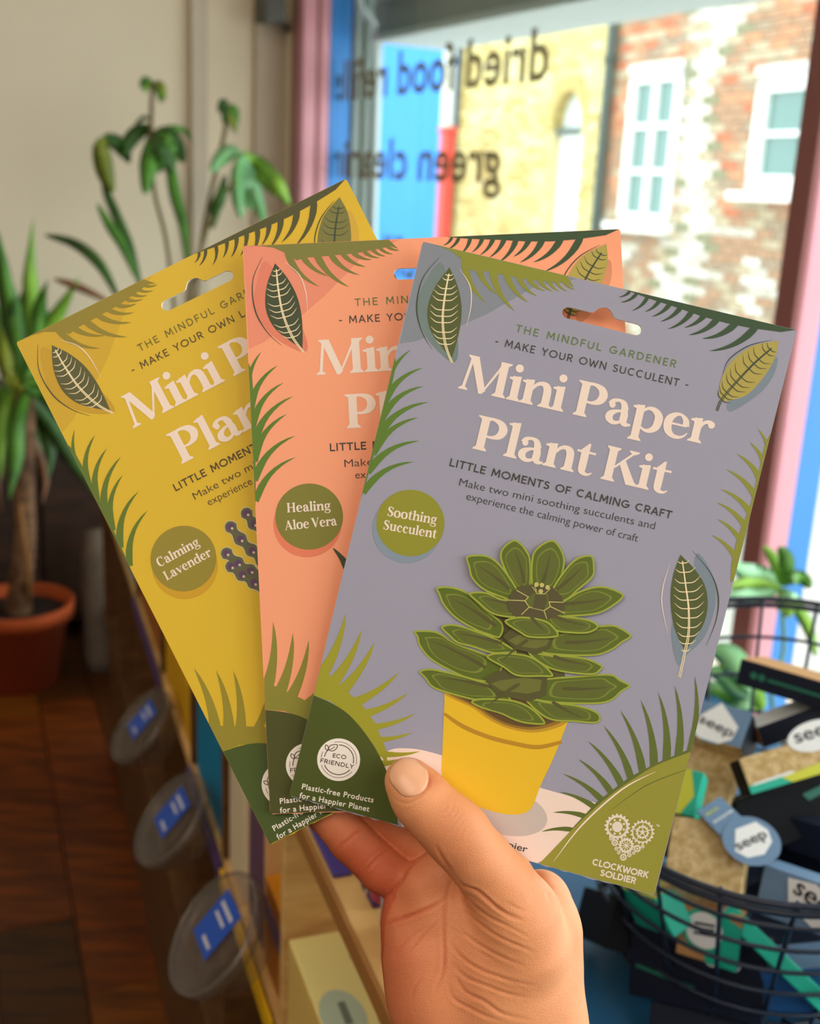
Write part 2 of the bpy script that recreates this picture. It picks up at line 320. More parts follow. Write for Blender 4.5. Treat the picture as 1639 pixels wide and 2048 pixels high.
def _o(cx, cy, rx, ry, a0, a1, n=12): return [(cx + rx * math.cos(math.radians(a0 + (a1 - a0) * i / n)), cy + ry * math.sin(math.radians(a0 + (a1 - a0) * i / n))) for i in range(n + 1)]
CAPS = {
 'A': (.82, [[(.04, 0), (.41, 1)], [(.41, 1), (.78, 0)], [(.16, .3), (.66, .3)]]), 'C': (.9, [_o(.5, .5, .42, .5, 50, 310, 18)]), 'D': (.84, [[(.1, 0), (.1, 1)], [(.1, 1), (.36, 1)] + _o(.36, .5, .4, .5, 88, -88, 14) + [(.1, 0)]]),
 'E': (.62, [[(.1, 0), (.1, 1)], [(.1, 1), (.56, 1)], [(.1, .52), (.5, .52)], [(.1, 0), (.56, 0)]]), 'F': (.58, [[(.1, 0), (.1, 1)], [(.1, 1), (.54, 1)], [(.1, .5), (.48, .5)]]),
 'G': (.96, [_o(.5, .5, .43, .5, 48, 350, 18), [(.92, .45), (.55, .45)]]), 'H': (.84, [[(.1, 0), (.1, 1)], [(.74, 0), (.74, 1)], [(.1, .52), (.74, .52)]]), 'I': (.24, [[(.12, 0), (.12, 1)]]),
 'K': (.76, [[(.1, 0), (.1, 1)], [(.68, 1), (.12, .42)], [(.3, .6), (.72, 0)]]), 'L': (.58, [[(.1, 1), (.1, 0)], [(.1, 0), (.54, 0)]]), 'M': (1.0, [[(.08, 0), (.14, 1)], [(.14, 1), (.5, .28)], [(.5, .28), (.86, 1)], [(.86, 1), (.92, 0)]]),
 'N': (.88, [[(.1, 0), (.1, 1)], [(.1, 1), (.78, 0)], [(.78, 0), (.78, 1)]]), 'O': (1.04, [_o(.52, .5, .46, .5, 0, 360, 24)]), 'P': (.7, [[(.1, 0), (.1, 1)], [(.1, 1), (.36, 1)] + _o(.36, .72, .27, .28, 85, -85, 10) + [(.1, .44)]]),
 'R': (.72, [[(.1, 0), (.1, 1)], [(.1, 1), (.36, 1)] + _o(.36, .73, .26, .27, 85, -85, 10) + [(.1, .46)], [(.36, .46), (.66, 0)]]), 'S': (.66, [[(.56, .86), (.46, .97), (.3, 1.0), (.14, .92), (.1, .76), (.2, .6), (.4, .5), (.55, .4), (.59, .24), (.5, .07), (.33, 0), (.16, .04), (.07, .16)]]),
 'T': (.7, [[(.35, 0), (.35, 1)], [(.04, 1), (.66, 1)]]), 'U': (.82, [[(.1, 1), (.1, .34)] + _o(.41, .31, .31, .31, 190, 350, 10) + [(.72, .34), (.72, 1)]]), 'V': (.8, [[(.04, 1), (.4, 0)], [(.4, 0), (.76, 1)]]),
 'W': (1.16, [[(.04, 1), (.3, 0)], [(.3, 0), (.58, .8)], [(.58, .8), (.86, 0)], [(.86, 0), (1.12, 1)]]), 'Y': (.76, [[(.04, 1), (.38, .48)], [(.72, 1), (.38, .48)], [(.38, .5), (.38, 0)]]), '-': (.4, [[(.08, .42), (.32, .42)]]),
}
def caps_text(A, txt, p0, p1, h, layer, m, w=.13, track=.14):
    adv = 0; pos = []
    for ch in txt:
        if ch == ' ': adv += .42 + track; continue
        pos.append((ch, adv)); adv += CAPS[ch][0] + track
    adv -= track
    e = np.array(p1, float) - np.array(p0, float); L = np.linalg.norm(e); e /= L; dn = np.array([-e[1], e[0]]); sx = L / adv
    for ch, a in pos:
        for st in CAPS[ch][1]:
            st = [np.array(p, float) for p in st]
            if len(st) == 2:
                d = st[1] - st[0]; d /= np.linalg.norm(d); q = w * .42
                st = [st[0] - d * (q if .02 < st[0][1] < .98 or abs(d[1]) < .2 else 0), st[1] + d * (q if .02 < st[1][1] < .98 or abs(d[1]) < .2 else 0)]
            st = [(p[0], w / 2 + p[1] * (1 - w)) if len(st) > 2 or abs(st[0][1] - st[1][1]) < .01 else p for p in st]
            A.brush([(*(np.array(p0, float) + e * (x + a) * sx - dn * y * h), w * h) for x, y in st], layer, m, 1)

# ------------------------------------------------------------------ the three paper packets
def homog(src, dst):
    A = []; B = []
    for (x, y), (u, v) in zip(src, dst):
        A.append([x, y, 1, 0, 0, 0, -u * x, -u * y]); B.append(u); A.append([0, 0, 0, x, y, 1, -v * x, -v * y]); B.append(v)
    h = np.linalg.solve(np.array(A, float), np.array(B, float)); return np.append(h, 1).reshape(3, 3)
BLUE = [(845, 483), (1593, 660), (1308, 1792), (578, 1592)]
CORAL = [(485, 492), (1240, 458), (1297, 1602), (540, 1629)]
YELLOW = [(32, 685), (692, 357), (1198, 1358), (540, 1690)]
UNIT = [(0, 0), (1, 0), (1, 1), (0, 1)]
D_B = [.436, .436, .438, .438]; D_C = [.4455, .4455, .4405, .4405]; D_Y = [.4545, .4545, .443, .443]   # the fan opens in depth towards its top
HB = homog(BLUE, UNIT)
def uvb(x, y, H=HB):
    w = H @ np.array([x, y, 1.0]); return w[:2] / w[2]
PANEL_N = -(R @ np.array([0, 0, 1.0]))   # the packets are held square to the eye
def panel_fn(quad, D, warp=None, Hs=HB, clip=True):
    Dl = D if isinstance(D, (list, tuple)) else [D] * 4
    P = [at(x, y, d_) for (x, y), d_ in zip(quad, Dl)]
    def fn(x, y, h):
        u, v = uvb(x, y, Hs)
        if clip: u = min(max(u, .0006), .9994); v = min(max(v, .0004), .9985)
        p = (1 - v) * ((1 - u) * P[0] + u * P[1]) + v * ((1 - u) * P[3] + u * P[2])
        # a very slight outward bow of the filled envelope
        return p + PANEL_N * h
    return fn
INK = {}
def ink(name, rgb): return mat('print_' + name, rgb, rough=.55, spec=.35)
def packet(name, label, quad, D, pal, kind, prints):
    root = thing(name, label, 'paper packet', at(sum(p[0] for p in quad) / 4, sum(p[1] for p in quad) / 4, (D[0] + D[2]) / 2), 'paper plant kits fanned out in the hand')
    fn = panel_fn(quad, D)
    col = {k: ink(kind + '_' + k, v) for k, v in pal.items()}
    # ---- card with the hanging slot cut through, printed sheet in front, plain sheet behind
    def B(u, v): # blue-photo coordinates of a unit position
        w = np.linalg.inv(HB) @ np.array([u, v, 1.0]); return w[:2] / w[2]
    out = [B(0.004, 0), B(.996, 0), B(1, .004), B(1, .5), B(1, .994), B(.994, 1)]
    rnd = random.Random(len(name))
    for i in range(60): out.append(B(1 - .006 - (i + 1) / 61 * .988, 1 + rnd.uniform(-.0016, .0012) * (1 if i % 2 else -1)))
    out += [B(0.006, 1), B(0, .994), B(0, .5), B(0, .004)]
    hole = []
    a = np.array([1131, 625.0]); b = np.array([1267, 659.0]); e = (b - a) / np.linalg.norm(b - a); q = np.array([-e[1], e[0]]); L = np.linalg.norm(b - a); r = 11.5
    for i in range(9): t = math.radians(90 + 180 * i / 8); hole.append(a + e * r * math.cos(t) + q * r * math.sin(t))
    cxs = L * .5
    for x, y in [(cxs - 27, -r), (cxs - 21, -r - 2), (cxs - 17, -r - 7), (cxs - 12, -r - 13), (cxs - 4, -r - 16.5), (cxs + 4, -r - 16.5), (cxs + 12, -r - 13), (cxs + 17, -r - 7), (cxs + 21, -r - 2), (cxs + 27, -r)]: hole.append(a + e * x + q * y)
    for i in range(9): t = math.radians(-90 + 180 * i / 8); hole.append(b + e * r * math.cos(t) + q * r * math.sin(t))
    loops = [[Vector((p[0], p[1], 0)) for p in out], [Vector((p[0], p[1], 0)) for p in hole]]
    flat = [v for l in loops for v in l]; N = len(flat); th = .0013
    f0 = panel_fn(quad, D, clip=False); V = [f0(v.x, v.y, 0) for v in flat] + [f0(v.x, v.y, -th) for v in flat]; Fc = []; Mi = []
    for t in tessellate_polygon(loops):
        p0, p1, p2 = (flat[i] for i in t); ar = (p1.x - p0.x) * (p2.y - p0.y) - (p1.y - p0.y) * (p2.x - p0.x)
        if abs(ar) < 1e-9: continue
        t = t if ar < 0 else t[::-1]
        Fc.append(t); Mi.append(0); Fc.append(tuple(i + N for i in t[::-1])); Mi.append(1)
    n0 = len(out)
    for s0, s1 in ((0, n0), (n0, N)):
        k = s1 - s0
        for i in range(k):
            j = (i + 1) % k; Fc.append((s0 + i, s0 + j, s0 + j + N, s0 + i + N)); Mi.append(1)
    mesh('card', V, Fc, [col['paper'], ink('card_edge', (236, 228, 214))], root, Mi)
    prints(root, fn, col)
    return root, fn, col

def leaf_print(root, fn, blob, left, right, vein, dark, fill, veincol, shade, darkline, creamline, dc, cc, nm, label=None, L0=2):
    A = Art(fn)
    if blob: A.poly(cr(blob, 5, True), L0, shade)
    ol = cr(left, 5)[:-1] + cr(list(reversed(right)) , 5)[::-1][::-1]
    ol = cr(left, 5) + cr([left[-1]] + list(reversed(right)), 5)[1:-1]
    A.poly(ol, L0 + 1, fill)
    vp = cr(vein, 8); n = len(vp)
    w = dark
    for off in (-1, 1):
        A.brush([(p[0] + off * 1.6 * min(1, i / n * 1.3 + .12), p[1] + off * .6, 1.9) for i, p in enumerate(vp)], L0 + 2, veincol, 1)
    tipv = np.array(vp[0]); endv = np.array(vp[int(n * .80)]); ax = endv - tipv; Lx = np.linalg.norm(ax); ax /= Lx; pr = np.array([-ax[1], ax[0]])
    allp = np.array([p[:2] for p in ol])
    for i in range(11):
        t = (i + .6) / 11.2; c = np.array(vp[int(n * .80 * t)]); s_ = (c - tipv).dot(ax)
        for sd in (-1, 1):
            rel = allp - tipv; ss = rel @ ax; pp = (rel - np.outer(ss, ax)) @ pr - (c - tipv).dot(pr)
            near = (np.abs(ss - s_ + 8) < 14) & (pp * sd > 0)
            if not near.any(): continue
            wd = np.abs(pp[near]).max() * .80
            end = c + pr * sd * wd - ax * wd * .42; mid = c + pr * sd * wd * .55 - ax * wd * .05
            A.brush([(*c, 1.9), (*mid, 1.8), (*end, .5)], L0 + 2, veincol, 5)
    if darkline: A.brush([(x, y, 2.2 * (1 - abs(2 * i / (len(darkline) - 1) - 1)) + .5) for i, (x, y) in enumerate(darkline)], L0 + 2, dc, 6)
    if creamline: A.brush([(x, y, 2.0 * (1 - abs(2 * i / (len(creamline) - 1) - 1)) + .4) for i, (x, y) in enumerate(creamline)], L0 + 2, cc, 6)
    A.make(nm, root, label)
def frond(root, fn, body, spikes, m, bend, L=3, label=None):
    A = Art(fn); A.poly(body, L, m)
    for sp in spikes: A.spike(*sp[:4], sp[4] * 1.22, bend, L, m)
    A.make('palm_frond', root, label)
def edge(p, q, t): return (p[0] + (q[0] - p[0]) * t, p[1] + (q[1] - p[1]) * t)
TL, TR, BR, BL = BLUE
def common(root, fn, c):
    A = Art(fn)
    A.poly([(846, 484), (1064, 534), (1066, 572), (971, 628), (913, 655), (880, 664), (830, 684), (798, 689)], 1, c['tint'])
    A.poly([(1000, 521), (1150, 557), (1062, 574), (1020, 600)], 1, c['tint'])
    A.make('printed_background_shape', root)
    t = lambda x: 483 + (x - 845) * .2366
    frond(root, fn, [(846, 484), (900, t(900)), (1000, t(1000) + .5), (1130, t(1130) + .5), (1143, 574), (1130, 565), (1060, 560), (1000, 549), (960, 541), (940, 541), (925, 522), (903, 503), (880, 493), (858, 487)],
          [(930, 525, 969, 606, 15), (956, 533, 994, 591, 13), (985, 537, 1026, 623, 16), (1012, 548, 1053, 605, 13), (1035, 553, 1070, 592, 11), (1056, 558, 1086, 581, 10), (1078, 562, 1102, 582, 8), (1095, 562, 1114, 582, 8), (1110, 563, 1130, 582, 7), (1125, 563, 1145, 578, 7)], c['frond_light'], .22, label=None)
    frond(root, fn, [(1245, 578), (1350, 603), (1470, 631), (1590, 659.5), (1560, 664), (1500, 656), (1450, 646), (1400, 632), (1340, 611), (1290, 595)],
          [(1252, 583, 1232, 593, 6), (1266, 587, 1235, 604, 7), (1288, 594, 1258, 621, 8), (1313, 598, 1284, 623, 9), (1335, 603, 1298, 633, 10), (1357, 609, 1315, 643, 11), (1379, 618, 1330, 658, 12), (1406, 624, 1363, 655, 12), (1430, 634, 1372, 670, 14), (1465, 645, 1399, 677, 15), (1505, 653, 1414, 702, 16)], c['frond_dark'], -.22)
    le = lambda y: 845 - .2408 * (y - 483)
    frond(root, fn, [(le(716), 716), (791, 732), (784, 765), (776, 800), (764, 850), (750, 900), (736, 950), (720, 1000), (709, 1044), (le(1048), 1048), (le(880), 880)],
          [(776, 790, 820, 701, 14), (772, 808, 844, 737, 15), (768, 838, 845, 774, 15), (762, 872, 855, 806, 16), (752, 906, 834, 837, 16), (742, 944, 837, 884, 16), (732, 985, 826, 926, 15)], c['frond_mid'], -.26)
    re = lambda y: 1593 - .2518 * (y - 660)
    frond(root, fn, [(re(868), 868), (re(1000), 1000), (re(1166), 1166), (1459, 1168), (1461, 1130), (1470, 1090), (1480, 1060), (1497, 1020), (1510, 970), (1522, 920), (1529, 888)],
          [(1536, 925, 1513, 858, 12), (1528, 945, 1496, 885, 13), (1519, 970, 1470, 909, 14), (1511, 1005, 1450, 941, 14), (1502, 1038, 1437, 980, 14), (1493, 1068, 1430, 1007, 14), (1484, 1098, 1430, 1040, 13), (1474, 1132, 1419, 1072, 13)], c['frond_light'], .2)
    # table, pot and the corner shapes
    A = Art(fn)
    A.poly(cr([(752, 1516), (775, 1501), (800, 1497), (850, 1503), (960, 1537), (1076, 1576), (1195, 1608)], 5) + [(1130, 1700), (1070, 1725), (800, 1651)], 1, c['table'])
    A.make('printed_table', root)
    frond(root, fn, [(629, 1362), (640, 1338), (664, 1358), (690, 1382), (722, 1412), (748, 1448), (768, 1500), (772, 1532), (735, 1478), (697, 1432), (660, 1405), (622, 1391)],
          [(634, 1358, 690, 1229, 25), (652, 1376, 721, 1262, 25), (668, 1392, 747, 1285, 24), (686, 1412, 795, 1346, 22), (702, 1432, 813, 1387, 19), (718, 1455, 827, 1428, 16), (731, 1478, 822, 1465, 14), (744, 1503, 836, 1503, 15), (754, 1526, 800, 1517, 15)], c['frond_olive'], .13, L=2)
    A = Art(fn)
    A.poly([(578.6, 1591)] + [(622.5, 1391.5)] + cr([(622.5, 1391.5), (660, 1407), (697, 1432), (735, 1478), (765, 1532), (784, 1590), (793, 1657)], 5) + [(793, 1650)], 4, c['corner'])
    A.make('printed_corner', root, 'dark green printed corner')
    frond(root, fn, [(1376, 1508), (1310, 1535), (1259, 1564), (1215, 1593), (1150, 1650), (1135, 1662), (1190, 1604), (1255, 1556), (1310, 1528), (1379, 1500)],
          [(1376, 1508, 1387, 1355, 17), (1352, 1516, 1346, 1373, 18), (1328, 1526, 1313, 1387, 18), (1303, 1538, 1277, 1401, 18), (1281, 1550, 1236, 1422, 17), (1258, 1563, 1202, 1452, 16), (1240, 1576, 1171, 1483, 15), (1220, 1591, 1152, 1519, 14), (1203, 1606, 1121, 1548, 13), (1187, 1618, 1114, 1584, 12), (1166, 1634, 1101, 1625, 11), (1138, 1660, 1078, 1663, 10)], c['frond_corner'], .12, L=3)
    A = Art(fn)
    A.poly([(1307, 1789), (1068, 1726)] + cr([(1068, 1733), (1110, 1690), (1159, 1640), (1215, 1592), (1259, 1562), (1310, 1532), (1380, 1506)], 5) , 4, c['corner_light'])
    A.brush([(1103, 1722, .5), (1160, 1650, 3), (1240, 1580, 3), (1308, 1545, .5)], 5, c['cream'])
    A.brush([(1217, 1622, .5), (1290, 1572, 1.8), (1372, 1541, 1.2)], 5, c['frond_corner'])
    A.make('printed_corner', root, 'olive green printed corner')
    # leaves
    leaf_print(root, fn, [(880, 525), (842, 580), (832, 620), (845, 665), (870, 700), (905, 726), (913, 690), (900, 600)], [(897, 535), (868, 575), (853, 620), (858, 660), (878, 692), (900, 719)], [(897, 535), (912, 570), (920, 610), (918, 650), (909, 690), (900, 719)],
               [(896, 548), (888, 590), (883, 640), (888, 690), (901, 727)], None, c['leaf_dark'], c['vein'], c['shade'], [(876, 516), (844, 558), (832, 616), (842, 665), (862, 700)], [(917, 538), (937, 572), (939, 610), (930, 653)], c['line'], c['cream'], 'printed_leaf')
    leaf_print(root, fn, [(1550, 714), (1547, 748), (1518, 787), (1460, 824), (1455, 800), (1500, 750)], [(1556, 682), (1503, 692), (1459, 724), (1438, 763), (1435, 797), (1447, 804)], [(1556, 682), (1547, 719), (1523, 758), (1489, 792), (1447, 804)],
               [(1541, 697), (1505, 728), (1465, 770), (1440, 800), (1430, 823)], None, c['leaf_light'], c['line'], c['shade2'], [(1542, 680), (1494, 692), (1455, 719), (1442, 748)], None, c['line'], c['cream'], 'printed_leaf', 'light olive printed leaf')
    if 'r' not in c.get('skip', ''): pass
    leaf_print(root, fn, [(1390, 1109), (1423, 1155), (1428, 1214), (1406, 1277), (1372, 1311), (1352, 1331), (1340, 1253), (1380, 1180)], [(1357, 1112), (1343, 1150), (1337, 1195), (1342, 1245), (1353, 1278), (1367, 1304)], [(1357, 1112), (1385, 1140), (1406, 1172), (1413, 1210), (1405, 1250), (1385, 1282), (1367, 1304)],
               [(1361, 1125), (1368, 1175), (1374, 1220), (1374, 1270), (1366, 1310), (1356, 1357)], None, c['leaf_dark'], c['vein'], c['shade2'], [(1381, 1104), (1418, 1148), (1434, 1194), (1430, 1243), (1410, 1294)], [(1336, 1128), (1322, 1175), (1320, 1214), (1332, 1270)], c['line'], c['cream'], 'printed_leaf')
    # eco badge
    A = Art(fn); k = lambda zx, zy: (600 + zx * .0976, 1460 + zy * .0976)
    x, y = k(770, 612); A.disc(x, y, 42.2, 5, c['white'], n=64); D_ = c['brown']
    A.arc(x, y, 29.5, -88, 14, 1.6, 6, D_); A.arc(x, y, 35.3, -103, 16, .9, 6, D_)
    A.arc(x, y, 29.5, 42, 160, 1.6, 6, D_); A.arc(x, y, 35.3, 42, 163, .9, 6, D_); A.arc(x, y, 34.5, 188, 208, 1, 6, D_)
    caps_text(A, 'ECO', k(645, 565), k(915, 605), 8.3, 6, D_, 0.17, 0.12); caps_text(A, 'FRIENDLY', k(395, 665), k(1065, 800), 8.6, 6, D_, 0.17, 0.16)
    A.brush([(*k(485, 550), 1.6), (*k(510, 480), 1.6), (*k(550, 420), 1.6)], 6, D_)
    A.brush([(*p, 1.5) for p in [k(550, 415), k(600, 330), k(680, 305), k(748, 315), k(720, 390), k(650, 435), k(580, 420), k(550, 410)]], 6, D_)
    A.brush([(*k(580, 405), 1.2), (*k(640, 385), 1.2), (*k(695, 345), 1.2)], 6, D_)
    A.brush([(*p, 1.5) for p in [k(545, 425), k(510, 390), k(500, 340), k(525, 312), k(560, 350), k(570, 395), k(545, 425)]], 6, D_)
    A.make('eco_badge', root, 'round white badge reading ECO FRIENDLY')
    for t_, a_, b_ in (('Plastic-free Products', k(25, 1205), k(1465, 1480)), ('for a Happier Planet', (597.5, 1595), k(1380, 1665))):
        A = Art(fn); sans_text(A, t_, a_, b_, 11.4, 5, c['white'], .016, 1.1); A.make('printed_lettering', root, 'white lettering reading ' + t_)
    A = Art(fn)
    caps_text(A, 'THE MINDFUL GARDENER', (1026, 664), (1346, 736), 15.5, 3, c['line_green'], 0.135, 0.3)
    A.make('printed_lettering', root, 'green line reading THE MINDFUL GARDENER')
    A = Art(fn)
    serif_text(A, 'Mini Paper', (913, 778), (1412, 892), 71, 3, c['cream'], -.045); A.make('title_lettering', root, 'large cream serif words Mini Paper'); A = Art(fn); serif_text(A, 'Plant Kit', (936, 898), (1326, 990), 69, 3, c['cream'], -.045)
    A.make('title_lettering', root, 'large cream serif words Plant Kit')
    A = Art(fn)
    caps_text(A, 'LITTLE MOMENTS OF CALMING CRAFT', (894, 934), (1337, 1040), 16, 3, c['text'], 0.17, 0.16)
    A.make('printed_lettering', root, 'bold line reading LITTLE MOMENTS OF CALMING CRAFT')
    A = Art(fn)
    for r_, m_ in ((67, None),):
        A.disc(810, 1062, 67, 3, c['badge_shade'], n=64, ry=66); A.disc(817.5, 1048.5, 67, 4, c['badge'], n=64, ry=66.5)
    A.make('round_badge', root, 'round green badge')

def prints_blue(root, fn, c):
    common(root, fn, c)
    A = Art(fn)
    caps_text(A, '- MAKE YOUR OWN SUCCULENT -', (985, 690), (1371, 778), 15.5, 3, c['text'], 0.14, 0.22)
    A.make('printed_lettering', root); A = Art(fn)
    sans_text(A, 'Make two mini soothing succulents and', (913, 973), (1304, 1061), 16, 3, c['text'], -.006, 1.0)
    A.make('printed_lettering', root); A = Art(fn)
    sans_text(A, 'experience the calming power of craft', (927, 1001), (1270, 1086), 16, 3, c['text'], -.006, 1.0)
    A.make('printed_lettering', root); A = Art(fn)
    sans_text(A, 'Papier', (988, 1688), (1049, 1704), 14, 3, c['text'], .01, 1.0)
    A.make('printed_lettering', root)
    A = Art(fn)
    serif_text(A, 'Soothing', (771, 1034), (869, 1051), 19, 5, c['cream']); serif_text(A, 'Succulent', (763, 1061), (868, 1079), 19, 5, c['cream'])
    A.make('badge_lettering', root, 'cream lettering reading Soothing Succulent')
    # potted succulent picture
    g = lambda x, y: (820 + x * .2807, 1080 + y * .2807)
    A = Art(fn)
    A.disc(1000, 1622, 92, 2, c['pot_shadow'], ry=46, rot=14)
    A.poly([(884, 1380)] + cr([(884, 1405), (880, 1500), (880, 1553), (903, 1588), (941, 1609), (1000, 1627), (1040, 1627), (1060, 1612), (1075, 1574), (1105, 1510), (1130, 1446)], 4) + [(1130, 1400)], 3, c['pot'])
    A.brush([(883.5, 1428, 6), (920, 1453, 8.5), (970, 1474, 8.5), (1020, 1487, 8.5), (1070, 1495, 8.5), (1118, 1485, 7)], 4, c['pot_line'])
    sh = [g(*p) for p in [(228, 1090), (300, 1140), (430, 1200), (560, 1290), (700, 1350), (860, 1375), (1000, 1350), (1100, 1300), (1120, 1200), (800, 1100), (400, 1050)]]
    ctr = np.mean(sh, 0)
    for i, kk in enumerate(('pot_d1', 'pot_d2', 'pot_d3')):
        f = 1.0 - .065 * i; A.poly(cr([tuple(ctr + (np.array(p) - ctr) * f - np.array([0, 2.5 * i])) for p in sh], 4, True), 5 + i, c[kk])
    A.make('printed_pot', root, 'yellow pot picture')
    leaves = [
     [(15, 655), (120, 650), (200, 670), (310, 740), (520, 820), (640, 900), (560, 1010), (400, 995), (250, 930), (120, 850), (50, 760), (35, 700)],
     [(900, 1010), (1000, 985), (1150, 975), (1400, 960), (1480, 1000), (1555, 1045), (1490, 1090), (1420, 1150), (1300, 1175), (1000, 1165), (860, 1130)],
     [(50, 940), (130, 920), (280, 950), (430, 990), (620, 1060), (700, 1150), (560, 1150), (440, 1145), (300, 1110), (150, 1060), (90, 990)],
     [(800, 1130), (1000, 1160), (1150, 1175), (1290, 1215), (1340, 1262), (1310, 1310), (1150, 1300), (1000, 1290), (900, 1240)],
     'hex', [(510, 990), (600, 940), (800, 900), (960, 940), (945, 1110), (830, 1155), (600, 1105)],
     [(415, 1160), (480, 1130), (700, 1140), (850, 1200), (945, 1310), (820, 1312), (730, 1290), (620, 1240), (500, 1205)],
     [(175, 345), (280, 340), (400, 385), (520, 500), (640, 600), (620, 700), (530, 680), (430, 640), (300, 560), (220, 470), (190, 400)],
     [(900, 700), (1060, 640), (1200, 630), (1400, 610), (1480, 630), (1560, 690), (1490, 740), (1420, 790), (1300, 830), (1060, 828), (900, 800)],
     [(205, 625), (300, 605), (480, 660), (620, 720), (740, 800), (660, 812), (560, 812), (430, 770), (320, 740), (260, 690)],
     [(820, 800), (1000, 825), (1100, 826), (1250, 850), (1350, 900), (1330, 940), (1280, 965), (1130, 955), (1000, 930), (900, 880)],
     'hex', [(640, 690), (740, 600), (960, 610), (1000, 700), (975, 770), (880, 820), (720, 780)],
     [(525, 840), (600, 805), (800, 820), (920, 880), (1000, 970), (900, 977), (740, 972), (640, 910)],
     [(715, 5), (770, 30), (810, 80), (838, 150), (838, 330), (800, 420), (730, 380), (660, 240), (620, 130), (640, 60)],
     [(990, 5), (1050, 60), (1080, 150), (1060, 260), (1000, 380), (900, 420), (842, 320), (845, 130), (895, 50)],
     [(385, 125), (480, 110), (560, 130), (640, 200), (740, 350), (760, 450), (640, 420), (500, 360), (420, 280), (398, 200)],
     [(1275, 120), (1292, 200), (1280, 270), (1180, 360), (1080, 440), (950, 440), (1000, 330), (1060, 240), (1130, 160), (1200, 120)],
     [(1500, 400), (1400, 345), (1300, 335), (1180, 370), (1060, 440), (940, 480), (1000, 550), (1100, 552), (1300, 535), (1420, 480)],
     [(400, 385), (520, 375), (640, 425), (800, 430), (840, 520), (760, 550), (680, 557), (560, 530), (470, 460)],
     [(900, 540), (1080, 545), (1250, 570), (1320, 620), (1250, 667), (1120, 668), (1000, 645)],
     'hex', [(672, 450), (700, 380), (760, 335), (870, 320), (990, 340), (1060, 410), (1078, 500), (1000, 560), (880, 580), (740, 560), (680, 500)],
     [(650, 585), (740, 550), (880, 560), (980, 600), (1030, 690), (840, 700), (760, 665)],
    ]
    A = Art(fn, .00002); Ly = 10; hexn = False; tier = 0
    A.poly([g(*p) for p in [(560, 540), (1010, 540), (1075, 700), (1060, 840), (1090, 1000), (1010, 1180), (620, 1160), (420, 1000), (560, 830), (520, 690)]], 9, c['succ_dark'])
    for lf in leaves:
        if lf == 'hex': hexn = True; tier += 1; continue
        P = np.array([g(*p) for p in lf]); ct = P.mean(0)
        tipi = np.argmax(np.linalg.norm(P - np.array(g(860, 450 if tier > 2 else 800)), axis=1))
        if hexn:
            A.poly(P, Ly, c['succ_dome' if tier == 3 else 'succ_dark']); hexn = False
            if tier < 3: A.poly([ct + (p - ct) * np.array([.8, .45]) + np.array([0, 5]) for p in P], Ly + 1, c['succ_hex'])
            Ly += 2; continue
        sm = cr(P, 5, True); A.poly(sm, Ly, c['succ_rim'])
        # inner tones: the outline moved inward along its normals
        def inset(Q, d):
            Q = [np.array(q) for q in Q]; n = len(Q); ar = sum(Q[i][0] * Q[(i + 1) % n][1] - Q[(i + 1) % n][0] * Q[i][1] for i in range(n)); sg = 1 if ar > 0 else -1; O = []
            for i in range(n):
                t = Q[(i + 2) % n] - Q[i - 2]; t /= np.linalg.norm(t) + 1e-9; O.append(Q[i] + sg * d * np.array([-t[1], t[0]]))
            return O
        s1 = inset(sm, 3.6); A.poly(s1, Ly + 1, c['succ_mid'])
        P2 = cr([ct + (p - ct) * .70 for p in P], 4, True); A.poly(P2, Ly + 2, c['succ_ring'])
        P3 = cr([ct + (p - ct) * .64 for p in P], 4, True); A.poly(P3, Ly + 3, c['succ_in'])
        tip = P[tipi]; q = ct * .2 + np.array(g(860, 470 if tier >= 2 else (760 if tier == 1 else 1060))) * .8
        A.spike(q[0] * .5 + ct[0] * .5, q[1] * .5 + ct[1] * .5, ct[0] * .45 + tip[0] * .55, ct[1] * .45 + tip[1] * .55, 9, .05, Ly + 4, c['succ_dark'])
        Ly += 5
    for a, b in [((735, 362), (820, 410)), ((820, 410), (795, 437)), ((795, 437), (675, 432)), ((795, 437), (825, 482)), ((825, 482), (770, 535)), ((825, 482), (930, 507)), ((930, 507), (975, 478)), ((975, 478), (965, 442)), ((965, 445), (1070, 448)), ((975, 478), (1080, 528)), ((930, 507), (950, 565))]:
        A.brush([(*g(*a), 2.0), (*g(*b), 1.6)], Ly, c['succ_line'], 1)
    A.poly([g(*p) for p in [(820, 410), (860, 380), (960, 385), (965, 442), (975, 478), (930, 505), (825, 480), (797, 437)]], Ly - 1, c['succ_in'])
    A.poly([g(*p) for p in [(868, 395), (945, 395), (950, 440), (930, 505), (850, 488)]], Ly, c['succ_dome'])
    A.poly([g(*p) for p in [(865, 350), (955, 350), (935, 385), (885, 385)]], Ly + 1, c['succ_dome'])
    for x, y in ((877, 322), (915, 326), (955, 342), (907, 370)): A.disc(*g(x, y), 4.6, Ly + 2, c['succ_line'], n=14)
    for a, b in [((845, 335), (880, 385)), ((975, 350), (935, 388)), ((862, 330), (878, 372)), ((880, 386), (935, 388))]: A.brush([(*g(*a), 1.5), (*g(*b), 1.5)], Ly + 2, c['succ_line'], 1)
    A.make('printed_succulent', root, 'layered green succulent picture')
    # maker's mark: a heart of cog wheels
    k = lambda zx, zy: (1160 + zx * .1098, 1600 + zy * .1098)
    A = Art(fn); Wm = c['cog']; Gm = c['corner_light']
    def cog(x, y, r, n, layer=6, tooth=.14):
        P = []
        for i in range(n * 4):
            a = 2 * math.pi * i / (n * 4); rr = r if i % 4 in (1, 2) else r * (1 - tooth); P.append((x + rr * math.cos(a), y + rr * math.sin(a)))
        A.poly(P, layer, Wm)
    s_ = .1098
